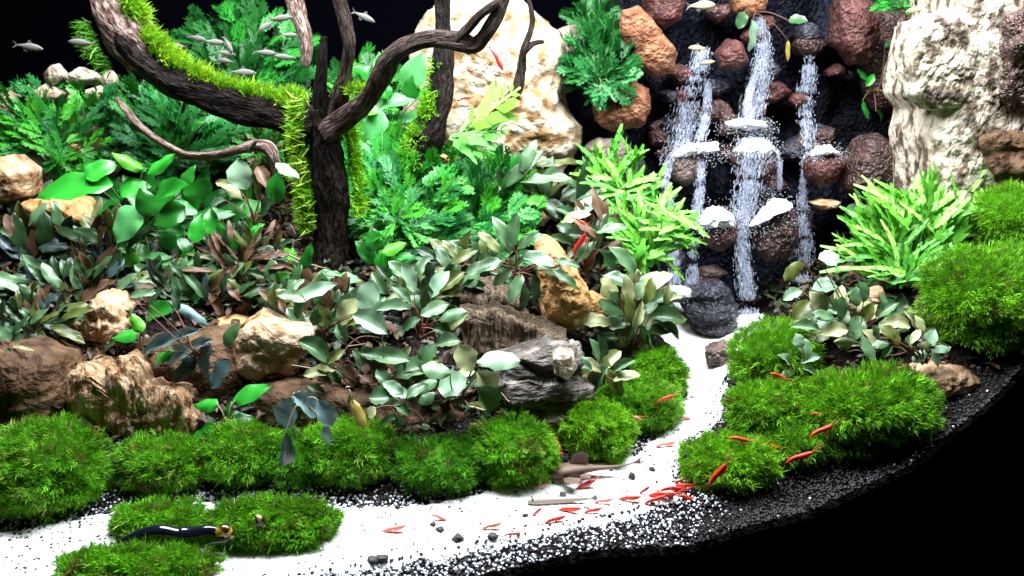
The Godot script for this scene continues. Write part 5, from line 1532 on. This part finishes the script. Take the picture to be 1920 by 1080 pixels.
func make_life() -> void:
	rng.seed = 4
	for k in [[1047, 845, -70, 46, "red shrimp climbing steeply above the whiptail fish", "shrimp_red"], [1458, 708, -25, 30, "red shrimp on the smooth moss mound by the small pale rosette", "shrimp_red"], [1247, 750, 25, 28, "red shrimp on the moss at the path's bend", "shrimp_red"],
		[1386, 804, 5, 22, "dark red shrimp between the two moss mounds", "shrimp_dark"], [1384, 826, -12, 32, "red shrimp on top of the bright moss ball", "shrimp_red"], [1442, 838, -16, 30, "red shrimp at the bright moss ball's far side", "shrimp_red"], [1538, 810, 22, 40, "red shrimp alone on the wide moss mat", "shrimp_red"], [1526, 778, 0, 14, "tiny red shrimp high on the wide moss mat", "shrimp_red"],
		[1496, 860, 22, 42, "red shrimp at the edge of moss and black soil", "shrimp_red"], [1344, 893, 57, 48, "largest red shrimp climbing the bright moss ball", "shrimp_red"], [1292, 892, 35, 42, "red shrimp at the moss ball's sandy edge", "shrimp_red"], [1278, 913, 10, 34, "red shrimp just under the moss ball's edge", "shrimp_red"], [1096, 920, 22, 38, "deep pink shrimp on open white sand", "shrimp_dark"],
		[1178, 945, 12, 36, "red shrimp first in the crowd's sandy row", "shrimp_red"], [1206, 931, 45, 24, "small red shrimp turned up inside the crowd", "shrimp_dark"], [1240, 938, 8, 44, "red shrimp second in the crowd's row", "shrimp_red"], [1262, 928, -8, 44, "red shrimp in the middle of the crowd", "shrimp_dark"], [1286, 936, -25, 34, "red shrimp last in the crowd by the black soil", "shrimp_red"], [1225, 948, 20, 34, "red shrimp lowest in the crowd", "shrimp_red"], [1270, 905, 30, 20, "little red shrimp above the crowd", "shrimp_red"],
		[1066, 966, 12, 38, "red shrimp below the pale loach", "shrimp_red"], [1006, 972, 50, 24, "small red shrimp at the loach's head", "shrimp_red"], [738, 1003, 12, 40, "pink shrimp alone on the broad near sand", "shrimp_pale"], [822, 980, -22, 26, "faint pink shrimp behind the lone pink one", "shrimp_pale"], [808, 965, 60, 14, "tiny faint pink shrimp near the black soil", "shrimp_pale"], [922, 997, 14, 32, "faint pink shrimp at the speckled slope", "shrimp_pale"], [960, 1012, 10, 26, "faint red shrimp among the dark grains", "shrimp_pale"],
		[1280, 793, 0, 24, "faint pink shrimp up the sand path", "shrimp_pale"], [1246, 843, 12, 32, "pink shrimp between the two moss banks", "shrimp_pale"], [1186, 785, -10, 24, "brownish pink shrimp behind the roundest moss ball", "shrimp_pale"], [1015, 921, 10, 16, "tiny pink shrimp near the moss row's end", "shrimp_pale"], [1172, 932, 30, 14, "tiny pink shrimp ahead of the crowd", "shrimp_pale"], [1130, 950, 10, 30, "pink shrimp between the loach and the crowd", "shrimp_pale"], [1040, 985, 14, 34, "red shrimp in the dark grains below the loach", "shrimp_red"], [1110, 968, 8, 30, "red shrimp in the dark grains near the crowd", "shrimp_red"]]:
		shrimp(k[4], k[0], k[1], k[2], k[3], k[5])
	shrimp("dark red shrimp clinging to the pale boulder", 932, 112, -62, 38, "shrimp_dark", 1.58)
	shrimp("tiny bright red shrimp low on the pale boulder", 873, 185, 8, 20, "shrimp_red", 1.58)
	shrimp("red shrimp on the stalks behind the ragged orange stone", 1086, 458, 60, 40, "shrimp_dark", 1.4)
	shrimp("red shrimp tip over the pale leaf behind the orange stone", 1086, 414, -30, 20, "shrimp_red", 1.42)
	shrimp("dark red shrimp hiding under the long notched leaf", 622, 733, 4, 34, "shrimp_dark", 1.17)
	for k in [[55, 88, -10, 46, "silvery fish alone in the black water", 1], [152, 80, -4, 44, "dim fish near the thick branch's edge", -1], [500, 48, 32, 34, "fish tilted upward above the deep green fern", -1], [527, 34, 4, 40, "fish highest above the deep green fern", 1], [542, 66, 0, 30, "dim fish beside the pinkish driftwood end", 1], [370, 72, -14, 36, "first of two fish nose to tail over the fern", 1], [402, 79, -6, 36, "second of two fish nose to tail over the fern", 1], [428, 84, -62, 30, "fish diving steeply beside the pair", 1], [424, 100, -12, 32, "upper fish of the close pair before the fern", 1],
		[422, 114, -8, 34, "lower fish of the close pair before the fern", -1], [498, 99, -6, 38, "bright fish in mid fern", 1], [534, 107, -4, 36, "grey fish trailing the bright mid fern fish", -1], [456, 136, -4, 44, "fish lowest over the thick branch", 1], [332, 86, -4, 32, "dark fish beside the slim pale branch", -1], [683, 32, -26, 40, "fish between the two forked driftwood tips", 1]]:
		fish(k[4], k[0], k[1], k[2], k[3] * 1.1, 1.5 if k[0] > 250 else 1.4, "fish_grey", k[5])
	fish("cream fish with yellow fins above the first stream", 1316, 10, 4, 56, 1.5, "fish_cream", 1)
	fish("thin pale fish at the top of the first stream", 1308, 90, 0, 38, 1.6, "fish_pale", -1)
	fish("small yellowish fish below the thin pale one", 1326, 117, 6, 28, 1.6, "fish_pale", 1)
	fish("olive fish passing under the creamy leaved bush", 1588, 642, -8, 64, 1.2, "fish_olive", -1)
	fish("orange brown fish beside the pillar's top", 1718, 18, 12, 36, 1.42, "fish_pale", -1)
	fish("thin dark fish resting at the top of the sand path", 1437, 612, -50, 44, 1.45, "fish_olive", 1)
	snail("black and yellow striped snail on the end of the black root", 422, 997, 32, Color(.45, .26, .03), .925)
	snail("dark striped snail higher on the loose moss", 485, 978, 26, Color(.2, .13, .06), .95, 1.2)
	snail("dark snail with a yellow stripe in the fern mound", 834, 299, 20, Color(.5, .3, .04), 1.42, .6)
	snail("brown snail in the bluish fern bank", 143, 277, 18, Color(.4, .22, .05), 1.5, .3)
	# the bottom fish
	var p := G(1092, 890)
	var s := S(890, -p.z)
	var t := thing("whiptail_fish", "brown whiptail catfish resting on the sand by the roundest moss ball", "fish", p)
	t.basis = Basis(Vector3.UP, .18) * Basis(Vector3(0, 0, 1), .03) * Basis.from_scale(Vector3(1, 1.35, 1.35) * s * 190.0)
	t.position += Vector3(0, .004, 0.012)
	part("body", ring_body([[-.38, .0, .004, .004], [-.35, .0, .022, .035], [-.3, .012, .036, .065], [-.22, .02, .046, .085], [-.12, .022, .044, .07], [0, .018, .034, .045], [.12, .014, .022, .028], [.28, .01, .012, .016], [.42, .012, .007, .008], [.55, .03, .003, .003]], 14), mats["catfish"], t)
	part("dorsal_fin", fan_fin(Vector3(-.14, .05, 0), [Vector3(-.1, .14, 0), Vector3(.0, .15, .0), Vector3(.06, .12, 0), Vector3(.04, .04, 0)]), mats["fin_brown"], t)
	for z in [-1.0, 1.0]:
		part("pectoral_fin", fan_fin(Vector3(-.22, .0, .06 * z), [Vector3(-.24, .0, .16 * z), Vector3(-.12, -.005, .2 * z), Vector3(-.06, .0, .12 * z)]), mats["fin_brown"], t)
		part("pelvic_fin", fan_fin(Vector3(-.06, .0, .04 * z), [Vector3(-.06, .0, .12 * z), Vector3(.03, -.003, .13 * z), Vector3(.05, .0, .06 * z)]), mats["fin_brown"], t)
		part("eye", meshes["fish_eye"], mats["eye_black"], t, Transform3D(Basis.from_scale(Vector3.ONE * .4), Vector3(-.29, .04, .045 * z)))
	part("tail_fin", fan_fin(Vector3(.5, .02, 0), [Vector3(.6, .07, 0), Vector3(.57, .035, 0), Vector3(.6, .01, 0)]), mats["fin_brown"], t)
	p = G(1050, 952)
	s = S(952, -p.z)
	t = thing("loach", "slender pale loach stretched over the white sand", "fish", p)
	t.basis = Basis(Vector3.UP, .1) * Basis.from_scale(Vector3(1, 1.5, 1.5) * s * 125.0)
	t.position += Vector3(0, .002, 0)
	part("body", ring_body([[-.5, .02, .004, .004], [-.47, .02, .028, .03], [-.38, .02, .04, .042], [-.2, .02, .042, .04], [.05, .02, .036, .034], [.25, .02, .026, .022], [.4, .02, .018, .012], [.46, .02, .004, .003]], 12), mats["loach"], t)
	part("tail_fin", fan_fin(Vector3(.44, .02, 0), [Vector3(.55, .06, 0), Vector3(.57, .02, 0), Vector3(.55, -.01, 0)]), mats["fin"], t)
	part("dorsal_fin", fan_fin(Vector3(-.02, .05, 0), [Vector3(.0, .11, 0), Vector3(.08, .1, 0), Vector3(.1, .05, 0)]), mats["fin"], t)
	for z in [-1.0, 1.0]:
		part("eye", meshes["fish_eye"], mats["eye_black"], t, Transform3D(Basis.from_scale(Vector3.ONE * .6), Vector3(-.42, .045, .025 * z)))
